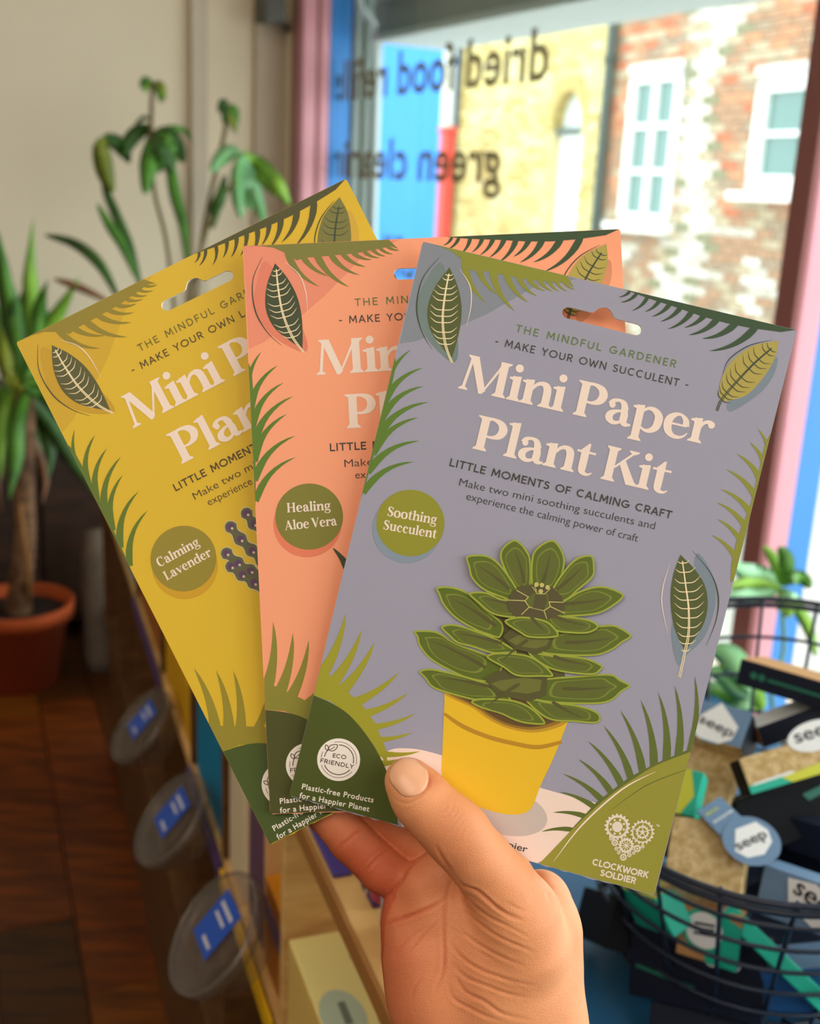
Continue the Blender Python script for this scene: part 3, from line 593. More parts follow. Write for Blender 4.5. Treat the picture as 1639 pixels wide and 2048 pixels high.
    x, y = k(650, 490); cog(x, y, 240 * s_, 18); A.disc(x, y, 165 * s_, 7, Gm); A.disc(x, y, 97 * s_, 8, Wm)
    for i in range(8): a = math.pi * (2 * i + 1) / 8; A.disc(x + 131 * s_ * math.cos(a), y + 131 * s_ * math.sin(a), 22 * s_, 8, Wm, n=12)
    x, y = k(1115, 590); cog(x, y, 225 * s_, 18); A.disc(x, y, 170 * s_, 7, Gm); cog(x, y, 128 * s_, 14, 8); A.disc(x, y, 82 * s_, 9, Gm); A.disc(x, y, 34 * s_, 10, Wm, n=16)
    for i in range(5): a = 2 * math.pi * i / 5 - .25; A.brush([(x, y, 2.2), (x + 170 * s_ * math.cos(a), y + 170 * s_ * math.sin(a), 1.6)], 10, Wm, 1)
    x, y = k(815, 830); cog(x, y, 150 * s_, 16); A.disc(x, y, 92 * s_, 7, Gm)
    for i in range(10): a = 2 * math.pi * i / 10; A.brush([(x, y, 1.2), (x + 100 * s_ * math.cos(a), y + 100 * s_ * math.sin(a), 1.8)], 8, Wm, 1)
    for zx, zy, r in ((605, 775, 66), (1020, 885, 72), (765, 1040, 68), (530, 705, 36), (635, 885, 38), (680, 955, 36), (875, 1000, 44), (955, 965, 34), (1120, 850, 38)):
        x, y = k(zx, zy); cog(x, y, r * s_, 10); A.disc(x, y, r * .5 * s_, 7, Gm, n=16); A.disc(x, y, r * .3 * s_, 8, Wm, n=12)
    x, y = k(1360, 480); sans_text(A, 'TM', (x, y), (x + 7.5, y + 2), 4, 6, Wm, .03)
    A.make('printed_emblem', root, 'pale emblem of cog wheels in a heart shape')
    A = Art(fn)
    caps_text(A, 'CLOCKWORK', k(185, 1175), k(1215, 1425), 13.4, 6, Wm, 0.22, 0.12); caps_text(A, 'SOLDIER', k(330, 1372), k(985, 1528), 13.4, 6, Wm, 0.22, 0.12)
    A.make('maker_lettering', root, 'pale lettering reading CLOCKWORK SOLDIER')

def prints_coral(root, fn, c):
    common(root, fn, c)
    A = Art(fn)
    caps_text(A, '- MAKE YOUR OWN ALOE VERA -', (985, 690), (1371, 778), 15.5, 3, c['text'], 0.14, 0.22)
    A.make('printed_lettering', root); A = Art(fn)
    sans_text(A, 'Make two mini healing aloe vera and', (913, 973), (1304, 1061), 16, 3, c['text'], -.006, 1.0)
    A.make('printed_lettering', root); A = Art(fn)
    sans_text(A, 'experience the calming power of craft', (927, 1001), (1270, 1086), 16, 3, c['text'], -.006, 1.0)
    A.make('printed_lettering', root)
    A = Art(fn)
    serif_text(A, 'Healing', (777, 1028), (863, 1048), 19, 5, c['cream']); serif_text(A, 'Aloe Vera', (764, 1061), (866, 1081), 19, 5, c['cream'])
    A.make('badge_lettering', root, 'cream lettering reading Healing Aloe Vera')
    H2 = homog(CORAL, UNIT); f2 = panel_fn(CORAL, D_C, Hs=H2)
    A = Art(f2); A.poly(cr([(665, 1098), (700, 1130), (760, 1210), (800, 1300), (740, 1260), (690, 1150), (678, 1122)], 4, True), 5, c['leaf_dark']); A.make('printed_aloe', root)
def prints_yellow(root, fn, c):
    common(root, fn, c)
    A = Art(fn)
    caps_text(A, '- MAKE YOUR OWN LAVENDER -', (985, 690), (1371, 778), 15.5, 3, c['text'], 0.14, 0.22)
    A.make('printed_lettering', root); A = Art(fn)
    sans_text(A, 'Make two mini calming lavender and', (913, 973), (1304, 1061), 16, 3, c['text'], -.006, 1.0)
    A.make('printed_lettering', root); A = Art(fn)
    sans_text(A, 'experience the calming power of craft', (927, 1001), (1270, 1086), 16, 3, c['text'], -.006, 1.0)
    A.make('printed_lettering', root)
    A = Art(fn)
    serif_text(A, 'Calming', (768, 1030), (862, 1050), 19, 5, c['cream']); serif_text(A, 'Lavender', (762, 1060), (866, 1082), 19, 5, c['cream'])
    A.make('badge_lettering', root, 'cream lettering reading Calming Lavender')
    H2 = homog(YELLOW, UNIT); f2 = panel_fn(YELLOW, D_Y, Hs=H2)
    A = Art(f2)
    for st in ([(497, 1033), (512, 1054), (535, 1075), (570, 1100)], [(465, 1060), (485, 1085), (508, 1108), (530, 1130), (560, 1170)], [(457, 1113), (480, 1133), (505, 1148), (540, 1165)], [(466, 1139), (488, 1156), (512, 1172), (540, 1195)]):
        P = cr(st, 5); nW_ = len(P)
        A.brush([(p[0], p[1], 25 + 6 * math.cos(i * 1.3)) for i, p in enumerate(P)], 3, c['lav_edge'], 2)
        A.disc(st[0][0], st[0][1], 13.5, 3, c['lav_edge'], n=20)
        A.brush([(p[0], p[1], 21 + 6 * math.cos(i * 1.3)) for i, p in enumerate(P)], 4, c['lav_stem'], 2); A.disc(st[0][0], st[0][1], 11.8, 4, c['lav_stem'], n=20)
        for i in range(0, nW_, 5): A.disc(P[i][0], P[i][1], 7.5, 5, c['lav_bud'], n=16); A.disc(P[i][0] + 3, P[i][1] + 3, 2.8, 6, c['lav_edge'], n=10)
    A.make('printed_lavender', root, 'purple lavender sprig picture')

cmn = dict(white=(246, 236, 226), cream=(243, 222, 208), brown=(72, 44, 34), text=(66, 66, 62), line=(62, 74, 56), line_green=(96, 122, 66),
           frond_light=(140, 142, 50), frond_dark=(58, 80, 52), frond_mid=(92, 124, 40), frond_olive=(160, 155, 42), frond_corner=(96, 108, 44), corner=(76, 86, 30), corner_light=(150, 146, 54),
           leaf_dark=(84, 92, 48), leaf_light=(176, 160, 78), vein=(240, 222, 180), badge=(146, 144, 44), table=(242, 218, 206), pot=(232, 188, 40), pot_line=(186, 138, 34), pot_shadow=(200, 186, 180), pot_d1=(196, 152, 40), pot_d2=(150, 112, 40), pot_d3=(100, 76, 40),
           succ_rim=(158, 166, 62), succ_mid=(92, 106, 32), succ_ring=(124, 134, 52), succ_in=(96, 104, 40), succ_dark=(88, 84, 44), succ_hex=(110, 112, 50), succ_dome=(88, 80, 50), succ_line=(196, 188, 110), cog=(232, 216, 200))
pal_b = dict(cmn, paper=(157, 155, 173), tint=(134, 139, 150), shade=(116, 132, 130), shade2=(124, 138, 152), badge_shade=(134, 148, 166))
pal_c = dict(cmn, paper=(250, 164, 126), tint=(236, 144, 116), shade=(228, 130, 104), shade2=(214, 140, 100), badge_shade=(232, 128, 96), badge=(128, 124, 52), frond_light=(126, 124, 58), frond_olive=(140, 134, 52), leaf_dark=(66, 74, 48), corner=(76, 78, 34))
pal_y = dict(cmn, paper=(220, 182, 46), tint=(208, 168, 44), shade=(198, 156, 40), shade2=(208, 168, 60), badge_shade=(206, 158, 36), badge=(150, 134, 48), frond_light=(146, 130, 44), frond_dark=(80, 78, 42), frond_mid=(96, 116, 40), frond_olive=(150, 136, 44), leaf_dark=(88, 88, 50), leaf_light=(122, 120, 62), line_green=(110, 104, 40), corner=(72, 88, 38), text=(84, 66, 40), lav_stem=(100, 98, 72), lav_edge=(206, 196, 150), lav_bud=(98, 66, 104))
packet('paper_plant_kit', 'yellow paper packet with calming lavender badge, hindmost of the fan', YELLOW, D_Y, pal_y, 'yellow', prints_yellow)
packet('paper_plant_kit', 'coral pink paper packet with healing aloe badge, middle of the fan', CORAL, D_C, pal_c, 'coral', prints_coral)
packet('paper_plant_kit', 'grey blue paper packet with succulent picture, front of the fan', BLUE, D_B, pal_b, 'blue', prints_blue)

# ------------------------------------------------------------------ the room
def P3(n_, d_, a, b, z): return n_ * a + d_ * b + ZU * z     # a across, b along, z up
plaster = mat('plaster', (232, 216, 190), .8, .2, var=.06, scale=1.2, bump=.15, bscale=60)
plaster_d = mat('plaster_trim_and_shade', (204, 188, 168), .8, .2, var=.05, scale=2)  # darker plaster: the strip's own tone, and the pilaster's shade painted in
pinkp = mat('pink_paint', (226, 160, 172), .42, .4, var=.04, scale=5)
pinkp_shade = mat('pink_paint_in_shade', (146, 92, 88), .45, .4, var=.06, scale=6)  # pink darkened: shade put into the colour of faces turned from the window
bluep = mat('blue_paint', (64, 140, 220), .4, .4, var=.05, scale=5)
floorbase = mat('floor_gap', (22, 12, 6), .9)
DR = 1.35                                                     # distance of the window wall's room face
S1 = 3.36                                                     # far end of the window (left jamb)
S2 = 1.285                                                    # near post
SW = 3.55                                                     # end wall
g = G()
g.box(P3(nW, dW, DR, -3.2, -.04), nW * -6.2, dW * 6.75, ZU * .02)
tag(g.make('floor', floorbase), kind='structure')
fl = bpy.data.objects['floor']
wm = [woodmat('floor_plank_%s' % k, a, b, .45, (1, 9, 1), 5) for k, a, b in (('brown', (136, 72, 8), (88, 42, 3)), ('warm', (148, 80, 10), (98, 48, 4)), ('dark', (88, 46, 6), (52, 24, 2)), ('red', (134, 62, 9), (80, 34, 4)))]
random.seed(3)
pw = .145; sh_ = {}
aF, bF = nF, dF
for i in range(17):
    y = .55 + random.uniform(0, .5)
    while y < 3.9:
        L = random.choice([.9, 1.2, 1.5]); x0 = -1.75 + i * pw
        if i * pw - 1.75 < .6 :
            k = random.randrange(4); key = (L, k)
            if key not in sh_:
                gg = G(); gg.box(aF * .0015, aF * (pw - .003), bF * (L - .004), ZU * .02)
                me_o = gg.make('plank', wm[k], fl); bevel(me_o, .0012, 1); sh_[key] = me_o.data; o = me_o
            else:
                o = bpy.data.objects.new('plank', sh_[key]); COL.objects.link(o); o.parent = fl
            p = aF * x0 + bF * y + ZU * random.uniform(-.0205, -.0195); o.location = Vector(p)
        y += L
# nails / knots on the floor stay in the material
skirt = mat('skirting_paint', (206, 196, 180), .6)
# end wall (left), behind the plants
gw = G(); gw.box(P3(nW, dW, DR + .05, SW, -.05), nW * -6.3, dW * .12, ZU * 3.1); tag(gw.make('wall_left', plaster), kind='structure')
xw = lambda px, py=250: onpl(px, py, dW, SW).dot(nW)
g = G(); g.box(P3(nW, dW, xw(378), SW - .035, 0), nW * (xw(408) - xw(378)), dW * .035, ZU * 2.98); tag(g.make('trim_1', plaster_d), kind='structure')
g = G(); g.box(P3(nW, dW, xw(505), SW - .03, 0), nW * (DR + .04 - xw(505)), dW * .03, ZU * 2.98); tag(g.make('trim_2', plaster_d), kind='structure')  # pilaster, its shade put into the darker plaster
g = G(); g.box(P3(nW, dW, -4.6, SW - .018, 0), nW * (xw(376) + 4.6), dW * .018, ZU * .14); tag(g.make('baseboard_left', skirt), kind='structure')
# window wall: sill wall below the glass, solid wall above and beyond the near post
SILL = .50; HEAD = 2.62
g = G(); g.box(P3(nW, dW, DR + .0, -3.2, -.05), nW * .26, dW * (SW + 3.3), ZU * (SILL + .05)); g.box(P3(nW, dW, DR, -3.2, HEAD), nW * .26, dW * (SW + 3.3), ZU * .5); g.box(P3(nW, dW, DR, S1 + .066, SILL), nW * .26, dW * (SW - S1 + .034), ZU * (HEAD - SILL)); g.box(P3(nW, dW, DR, -3.2, SILL), nW * .26, dW * 1.4, ZU * (HEAD - SILL))
tag(g.make('wall_window', plaster), kind='structure')
g = G(); g.box(P3(nW, dW, DR - .19, S2 - 2.9, SILL), nW * .30, dW * (S1 - S2 + 2.9), ZU * .03); o = bevel(g.make('trim_3', mat('sill_paint', (222, 210, 200), .5)), .004); tag(o, kind='structure')
# rest of the room behind the eye
g = G(); g.box(P3(nW, dW, DR - 6.2, -3.3, -.05), nW * 6.5, dW * .12, ZU * 3.1); tag(g.make('wall_back', plaster), kind='structure')
g = G(); g.box(P3(nW, dW, DR - 6.2, -3.3, -.05), nW * -.12, dW * 6.95, ZU * 3.1); tag(g.make('wall_right', plaster), kind='structure')
g = G(); g.box(P3(nW, dW, DR + .26, -3.3, 3.0), nW * -6.6, dW * 7.0, ZU * .1); tag(g.make('ceiling', mat('ceiling_paint', (232, 228, 220), .9)), kind='structure')
# near post (pink, shade painted on its room face, blue outer frame) and far jamb
def wbox(name, a0, a1, s0, s1, z0, z1, m, bw=.004):
    g = G(); g.box(P3(nW, dW, a0, s0, z0), nW * (a1 - a0), dW * (s1 - s0), ZU * (z1 - z0)); o = bevel(g.make(name, m), bw); tag(o, kind='structure'); return o
zp0, zp1 = SILL + .031, HEAD
wbox('trim_4', DR - .003, DR + .045, S2, S2 + .047, zp0, zp1, pinkp, .006)
g = G(); g.box(P3(nW, dW, DR - .012, S2 + .004, zp0), nW * .01, dW * .042, ZU * (zp1 - zp0)); tag(bevel(g.make('trim_5', pinkp_shade), .003), kind='structure')  # room face of the post, shade painted as darker pink
wbox('trim_6', DR + .046, DR + .106, S2 + .006, S2 + .05, zp0, zp1, bluep)
wbox('trim_7', DR - .003, DR + .042, S1, S1 + .065, zp0, zp1, pinkp, .006)
wbox('trim_8', DR + .042, DR + .052, S1 + .008, S1 + .065, zp0, zp1, pinkp_shade, .001)  # groove in the jamb, its shade painted in
wbox('trim_9', DR + .052, DR + .085, S1, S1 + .065, zp0, zp1, pinkp, .006)
wbox('trim_10', DR + .086, DR + .155, S1 + .004, S1 + .065, zp0, zp1, bluep)
g = G(); g.box(P3(nW, dW, DR - .015, S1 + .012, zp0), nW * .012, dW * .05, ZU * (zp1 - zp0)); tag(g.make('trim_11', pinkp_shade), kind='structure')  # room face of the far jamb, shade painted in
# the glass, with mirrored lettering stuck on its outer face
DG = DR + .12
win = tag(mesh('window_1', [P3(nW, dW, DG, S2 + .03, SILL + .03), P3(nW, dW, DG, S1 + .03, SILL + .03), P3(nW, dW, DG, S1 + .03, HEAD), P3(nW, dW, DG, S2 + .03, HEAD),
               P3(nW, dW, DG + .005, S2 + .03, SILL + .03), P3(nW, dW, DG + .005, S1 + .03, SILL + .03), P3(nW, dW, DG + .005, S1 + .03, HEAD), P3(nW, dW, DG + .005, S2 + .03, HEAD)],
               [(0, 1, 2, 3), (7, 6, 5, 4), (0, 4, 5, 1), (1, 5, 6, 2), (2, 6, 7, 3), (3, 7, 4, 0)], glassmat('window_glass', (244, 250, 248), .06)), kind='structure')
win2 = tag(mesh('window_2', [P3(nW, dW, DG, -1.8, SILL + .03), P3(nW, dW, DG, S2, SILL + .03), P3(nW, dW, DG, S2, HEAD), P3(nW, dW, DG, -1.8, HEAD)], [(0, 1, 2, 3)], glassmat('window_glass')), kind='structure')
vinyl = mat('vinyl_letters', (132, 120, 84), .5, .3); vinyl.node_tree.nodes['Principled BSDF'].inputs['Alpha'].default_value = .93
gfn = lambda x, y, h: P3(nW, dW, DG - .0015 - h, x, y)
def gl(px, py): p = onpl(px, py, nW, DG); return p.dot(dW), p[2]
for body, a, b, hpx in (('dried food refills', (1096, 158), (640, 213), (1078, 48, 160)), ('green cleaning', (1003, 352), (650, 352), (1003, 282, 352))):
    pass
def glass_line(txt, pxr, pyr, capm, wid):
    """lettering read from the street: starts at the right-hand (near) end"""
    s0, z0 = gl(pxr, pyr)
    V, Fc = text_tris(txt, .022, 1.02); x0, x1 = V[:, 0].min(), V[:, 0].max()
    P = [P3(nW, dW, DG - .002, s0 + (x - x0) / (x1 - x0) * wid, z0 + y / .729 * capm) for x, y in V]
    o = mesh('window_lettering', P, Fc, vinyl, win); o['label'] = 'olive vinyl line of mirrored lettering'
def wid(pa, pb): return gl(*pb)[0] - gl(*pa)[0]
glass_line('dried food refills', 1096, 158, gl(1085, 48)[1] - gl(1085, 158)[1], wid((1096, 158), (668, 205)))
glass_line('green cleaning', 1003, 366, (gl(1085, 48)[1] - gl(1085, 158)[1]) * .98, wid((1003, 366), (640, 366)))
glass_line('refill station', 850, 562, (gl(1085, 48)[1] - gl(1085, 158)[1]) * .98, wid((850, 560), (640, 560)))

# ------------------------------------------------------------------ outside the glass
gr1 = mat('shutter_box_grey', (150, 158, 160), .5); gr2 = mat('shutter_box_light', (196, 206, 208), .5)
hd = thing('shutter_box', 'grey shutter box running above the shop window outside', 'shutter box', P3(nW, dW, DG + .2, 2.2, 1.9))
zb = onpl(900, 62, nW, DG + .1)[2]
G().box(P3(nW, dW, DG + .08, 1.3, zb + .022), nW * .22, dW * 1.98, ZU * .5).make('box_body', gr1, hd)
bevel(G().box(P3(nW, dW, DG + .06, 1.3, zb), nW * .26, dW * 1.98, ZU * .02).make('bottom_rail', gr2, hd), .003)
bevel(G().box(P3(nW, dW, DG + .06, 1.3, zb + .11), nW * .03, dW * 1.98, ZU * .018).make('rail', gr2, hd), .003)
# ribbed grey jamb and a bent pale pipe at the far side of the glass
jm = thing('ribbed_jamb', 'grey green ribbed metal door jamb outside beside blue frame', 'door jamb', P3(nW, dW, DG + .2, S1 + .05, .5))
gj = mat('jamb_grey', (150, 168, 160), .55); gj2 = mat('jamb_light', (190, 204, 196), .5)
s0 = S1 + .02
aa = lambda px: (lambda r: (r * (s0 / r.dot(dW))).dot(nW))(ray(px, 250))
a0, a1 = aa(706), aa(768)
for i in range(6):
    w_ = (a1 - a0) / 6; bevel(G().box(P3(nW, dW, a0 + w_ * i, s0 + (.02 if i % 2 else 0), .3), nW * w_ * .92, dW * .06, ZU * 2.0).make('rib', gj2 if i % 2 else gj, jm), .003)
gp = thing('drainpipe', 'pale bent pipe at top left of shop window', 'pipe', P3(nW, dW, DG + .2, S1 - .1, 1.9))
pipe = [onpl(x, y, dW, S1 - .02) for x, y in [(716, -60), (718, 0), (726, 22), (744, 45), (752, 75), (752, 200), (750, 300), (742, 700)]]
G().tube(cr(pipe, 5), .011, 10).make('pipe_run', mat('pipe_white', (210, 222, 222), .4), gp, True)
G().tube([onpl(752, 60, dW, S1 - .02), onpl(752, 78, dW, S1 - .02)], .015, 10).make('pipe_collar', gr2, gp, True)

def P4(a, s, z): return nF * a + dF * s + ZU * z
DF = 6.0
g = G(); g.box(P4(1.9, -2, -.2), nF * 4.4, dF * 26, ZU * .04); tag(g.make('ground', mat('paving', (176, 172, 164), .8, var=.15, scale=3)), kind='structure')
g = G(); g.box(P4(4.9, -2, -.16), nF * 1.1, dF * 26, ZU * .12); tag(g.make('trim_12', mat('kerb', (190, 188, 180), .8)), kind='structure')
# ------ brick houses: a mortar core with every brick laid proud of it
def brick_house(label, s0, s1, z0, z1, mats_fn, holes, core, vs0, vs1, vz0, vz1):
    root = thing('brick_house', label, 'building', P4(DF, (s0 + s1) / 2, -.1))
    g = G()
    hs = sorted(holes)
    # core walls around the openings
    cur = s0
    for (h0, h1, q0, q1) in hs:
        g.box(P4(DF + .012, cur, z0), nF * .3, dF * (h0 - cur), ZU * (z1 - z0)); g.box(P4(DF + .012, h0, z0), nF * .3, dF * (h1 - h0), ZU * (q0 - z0)); g.box(P4(DF + .012, h0, q1), nF * .3, dF * (h1 - h0), ZU * (z1 - q1)); cur = h1
    g.box(P4(DF + .012, cur, z0), nF * .3, dF * (s1 - cur), ZU * (z1 - z0))
    g.make('mortar_wall', core, root)
    cells = []
    bl, bh = .225, .075
    for r in range(int((z1 - z0) / bh)):
        z = z0 + r * bh; off = (r % 2) * bl / 2; s = s0 - off
        while s < s1:
            a = max(s, s0); b = min(s + bl, s1); s += bl
            if b - a < .05: continue
            bad = False
            for (h0, h1, q0, q1) in holes:
                if a < h1 and b > h0 and z < q1 - .01 and z + bh > q0 + .01:
                    if a < h0 - .05: b = h0
                    elif b > h1 + .05: a = h1
                    else: bad = True
            if bad or b - a < .04: continue
            vis = vs0 <= (a + b) / 2 <= vs1 and vz0 <= z <= vz1
            cells.append((not vis, (a + b) / 2, a, b, z))
    cells.sort(); cache = {}; rest = G(); rm = []; nbr = 0
    for nv, _, a, b, z in cells:
        m = mats_fn((a + b) / 2, z); L = round(b - a - .012, 3); pr = random.uniform(0, .006)
        if not nv and nbr < 298:
            key = (L, m.name)
            if key not in cache:
                gg = G(); gg.box(-nF * .008, nF * .03, dF * L, ZU * (bh - .012)); cache[key] = gg.make('brick', m, root).data; o = bpy.data.objects[[x.name for x in root.children if x.data == cache[key]][0]] if False else None
                o = [x for x in bpy.data.objects if x.data == cache[key]][0]
            else:
                o = bpy.data.objects.new('brick', cache[key]); COL.objects.link(o); o.parent = root
            o.location = Vector(P4(DF - pr, a + .006, z + .006) - ROOT[root.name]); nbr += 1
            if o.data.vertices[0] and False: pass
        else:
            if m not in rm: rm.append(m)
            rest.box(P4(DF - .008 - pr, a + .006, z + .006), nF * .03, dF * L, ZU * (bh - .012), rm.index(m))
    o = rest.make('brickwork', rm, root); o['kind'] = 'stuff'
    return root
# note: brick meshes are built about the root, so shift their vertices to a common origin
def fix_bricks(root):
    done = set()
    for o in bpy.data.objects:
        if o.parent == root and o.name.startswith('brick') and not o.name.startswith('brickwork') and o.data.name not in done:
            done.add(o.data.name)
            for v in o.data.vertices: v.co += Vector(ROOT[root.name])
brk = {}
for k, c in dict(y1=(240, 222, 156), y2=(228, 206, 138), y3=(206, 182, 118), y4=(246, 232, 178), r1=(204, 124, 92), r2=(186, 146, 118), r3=(214, 152, 116), r4=(198, 180, 152), r5=(172, 150, 128), w1=(238, 234, 224), w2=(214, 206, 192), m1=(150, 148, 118)).items():
    brk[k] = mat('brick_' + k, c, .85, .2, var=.25, scale=18)
def my(s, z):
    n = noise.noise(Vector((s * 1.2, z * 2.2, 3))); return brk[random.choice(['y1', 'y1', 'y4', 'y2'] if n > -.05 else ['y2', 'y3', 'y1'])]
def mr(s, z):
    # flaking whitewash runs down beside the first window and under it
    c = 8.62 + .12 * math.sin(z * 4) ; n = noise.noise(Vector((s * 2.3, z * 1.6, 9))) ; d = abs(s - c)
    if d < .13 + .12 * n or (z < .9 and n > .2 and s > 7.2): return brk[random.choice(['w1', 'w1', 'w2'])]
    if d < .34 + .2 * n: return brk[random.choice(['w2', 'm1', 'r4'])]
    if z < 1.2: return brk[random.choice(['r4', 'r5', 'r2', 'r2', 'w2'])]
    return brk[random.choice(['r1', 'r2', 'r3', 'r4', 'r4', 'r5', 'r3', 'r2'])]
random.seed(11)
h1 = brick_house('sunlit yellow brick house with arched white door', 10.12, 14.25, -.1, 3.7, my, [(10.62, 11.25, -.1, 2.46)], mat('mortar_pale', (214, 200, 160), .9), 10.1, 12.9, 1.0, 3.1)
fix_bricks(h1)
h2 = brick_house('red brick house with flaking whitewash and white sash windows', 5.2, 10.10, -.1, 3.7, mr, [(8.88, 9.76, 1.12, 2.50), (7.06, 7.86, 1.46, 2.36)], mat('mortar_grey', (196, 184, 166), .9), 6.9, 9.1, .6, 3.0)
fix_bricks(h2)
pvc = mat('white_upvc', (248, 248, 244), .35); pane = mat('dark_pane', (92, 130, 126), .08, .8)
def sash(parent, s0, s1, z0, z1, nc, nr, fr, sillw):
    fo = G(); a = DF - .03
    for (p, q, r, t) in ((s0, s0 + fr, z0, z1), (s1 - fr, s1, z0, z1), (s0, s1, z0, z0 + fr), (s0, s1, z1 - fr, z1)): fo.box(P4(a, p, r), nF * .08, dF * (q - p), ZU * (t - r))
    f = bevel(fo.make('window_frame', pvc, parent), .006)
    f['label'] = 'white window frame'
    gb = .035 if nc > 1 else .03; iw = (s1 - s0 - 2 * fr - (nc - 1) * gb * 2.2) / nc; ih = (z1 - z0 - 2 * fr - (nr - 1) * gb * 1.3) / nr
    for i in range(1, nc):
        x = s0 + fr + i * iw + (i - 1) * gb * 2.2; b = G().box(P4(a + .012, x, z0 + fr), nF * .05, dF * gb * 2.2, ZU * (z1 - z0 - 2 * fr)).make('glazing_bar', pvc, parent); 
    for j in range(1, nr):
        z = z0 + fr + j * ih + (j - 1) * gb * 1.3; G().box(P4(a + .014, s0 + fr, z), nF * .045, dF * (s1 - s0 - 2 * fr), ZU * gb * 1.3).make('glazing_bar', pvc, parent)
    for i in range(nc):
        for j in range(nr):
            x = s0 + fr + i * (iw + gb * 2.2); z = z0 + fr + j * (ih + gb * 1.3)
            G().box(P4(a + .05, x - .01, z - .01), nF * .006, dF * (iw + .02), ZU * (ih + .02)).make('pane', pane, parent)
    bevel(G().box(P4(a - .12, s0 - sillw, z0 - .07), nF * .2, dF * (s1 - s0 + 2 * sillw), ZU * .07).make('window_sill', pvc, parent), .008)
    bevel(G().box(P4(a - .02, s0 - .02, z1), nF * .1, dF * (s1 - s0 + .04), ZU * .07).make('lintel', brk['w1'], parent), .004)
sash(h2, 8.90, 9.75, 1.13, 2.48, 2, 3, .10, .07)
sash(h2, 7.08, 7.85, 1.46, 2.34, 1, 2, .13, .08)
bevel(G().box(P4(DF + .06, 7.55, 1.5), nF * .02, dF * .12, ZU * .8).make('curtain', mat('net_curtain', (200, 216, 212), .8), h2), .004)
# arched door of the yellow house
wd = mat('door_white', (246, 248, 246), .4)
G().box(P4(DF + .10, 10.64, -.1), nF * .05, dF * .59, ZU * 2.06).make('door', wd, h1)
G().box(P4(DF + .04, 10.62, 1.965), nF * .10, dF * .63, ZU * .07).make('door_transom', mat('transom_grey', (86, 100, 96), .5), h1)
fan = [(10.935 + .295 * math.cos(math.radians(t)), 2.03 + .36 * math.sin(math.radians(t))) for t in range(0, 181, 12)]
V = [P4(DF + .11, s, z) for s, z in fan] + [P4(DF + .14, s, z) for s, z in fan]; n_ = len(fan)
mesh('fanlight', V, [tuple(range(n_)), tuple(range(n_, 2 * n_))[::-1]] + [(i, i + 1, i + 1 + n_, i + n_) for i in range(n_ - 1)], mat('fanlight_glass', (214, 226, 226), .2, .6), h1)
ang = [math.radians(t) for t in range(0, 181, 15)]
for i in range(len(ang) - 1):
    c = P4(0, 10.935, 2.03)
    a, b = ang[i], ang[i + 1]
    q = lambda r, t, dd: P4(DF - .02 + dd, 10.935 + r * .31 * math.cos(t), 2.03 + r * .37 * math.sin(t))
    mesh('arch_brick', [q(1, a + .01, 0), q(1.42, a + .01, 0), q(1.42, b - .01, 0), q(1, b - .01, 0), q(1, a + .01, .14), q(1.42, a + .01, .14), q(1.42, b - .01, .14), q(1, b - .01, .14)],
         [(0, 1, 2, 3), (7, 6, 5, 4), (0, 4, 5, 1), (1, 5, 6, 2), (2, 6, 7, 3), (3, 7, 4, 0)], brk['y3'], h1)
dp = thing('drainpipe', 'dark drainpipe between the yellow and the red brick houses', 'pipe', P4(DF - .08, 10.06, -.08))
dm = mat('dark_pipe', (70, 84, 80), .5)
G().tube([P4(DF - .08, 10.06, z) for z in (-.08, 1, 2, 3.7)], .05, 14).make('pipe_run', dm, dp, True)
for z in (.8, 2.6): G().tube([P4(DF - .08, 10.06, z), P4(DF - .08, 10.06, z + .06)], .062, 14).make('pipe_collar', dm, dp, True)
# blue shop front and a red post further down the street
bs = thing('blue_shopfront', 'bright blue boarded shop front down the street', 'shopfront', P4(DF - .1, 16, -.1))
sky_b = mat('shopfront_blue', (20, 140, 236), .5)
for i in range(9): bevel(G().box(P4(DF - .2, 13.78 + i * .42, -.1), nF * .06, dF * .415, ZU * 3.6).make('board', sky_b, bs), .006)
G().box(P4(DF - .13, 13.78, -.1), nF * .1, dF * 3.8, ZU * 3.6).make('backing_wall', mat('backing_blue', (20, 110, 190), .6), bs)
bevel(G().box(P4(DF - .25, 13.70, -.1), nF * .14, dF * .07, ZU * 3.6).make('corner_post', mat('post_white', (230, 236, 238), .5), bs), .006)
rp = thing('red_post', 'red painted post beside the blue shop front', 'post', P4(DF - .5, 12.95, -.1))
rdm = mat('post_red', (222, 70, 62), .5)
bevel(G().box(P4(DF - .55, 12.85, -.1), nF * .12, dF * .2, ZU * 2.1).make('post_body', rdm, rp), .01)
bevel(G().box(P4(DF - .57, 12.83, 2.0), nF * .16, dF * .24, ZU * .06).make('post_cap', rdm, rp), .01)
gs = thing('grey_building', 'pale grey rendered building at the far end of street', 'building', P4(5, 22, -.1))
G().box(P4(2.5, 21, -.1), nF * 5, dF * .4, ZU * 5).make('end_wall', mat('render_grey', (200, 210, 204), .9), gs)
G().box(P4(2.4, 20.9, 4.9), nF * 5.2, dF * .6, ZU * .15).make('parapet', gr2, gs)

# wall speaker up on the end wall
sp = thing('wall_speaker', 'small dark grey speaker on bracket high on cream wall', 'speaker', onpl(560, 20, dW, SW - .1))
spm = mat('speaker_grey', (84, 82, 76), .6)
c = onpl(556, 8, dW, SW - .16); q = lambda x, y, dd: onpl(x, y, dW, SW - dd)
bevel(G().box(q(530, 42, .2), q(572, 44, .2) - q(530, 42, .2), ZU * .14, dW * .10).make('cabinet', spm, sp), .008)
G().tube([q(560, 40, .12), q(575, 58, .06), q(588, 52, .0)], .01, 8).make('bracket', spm, sp, True)

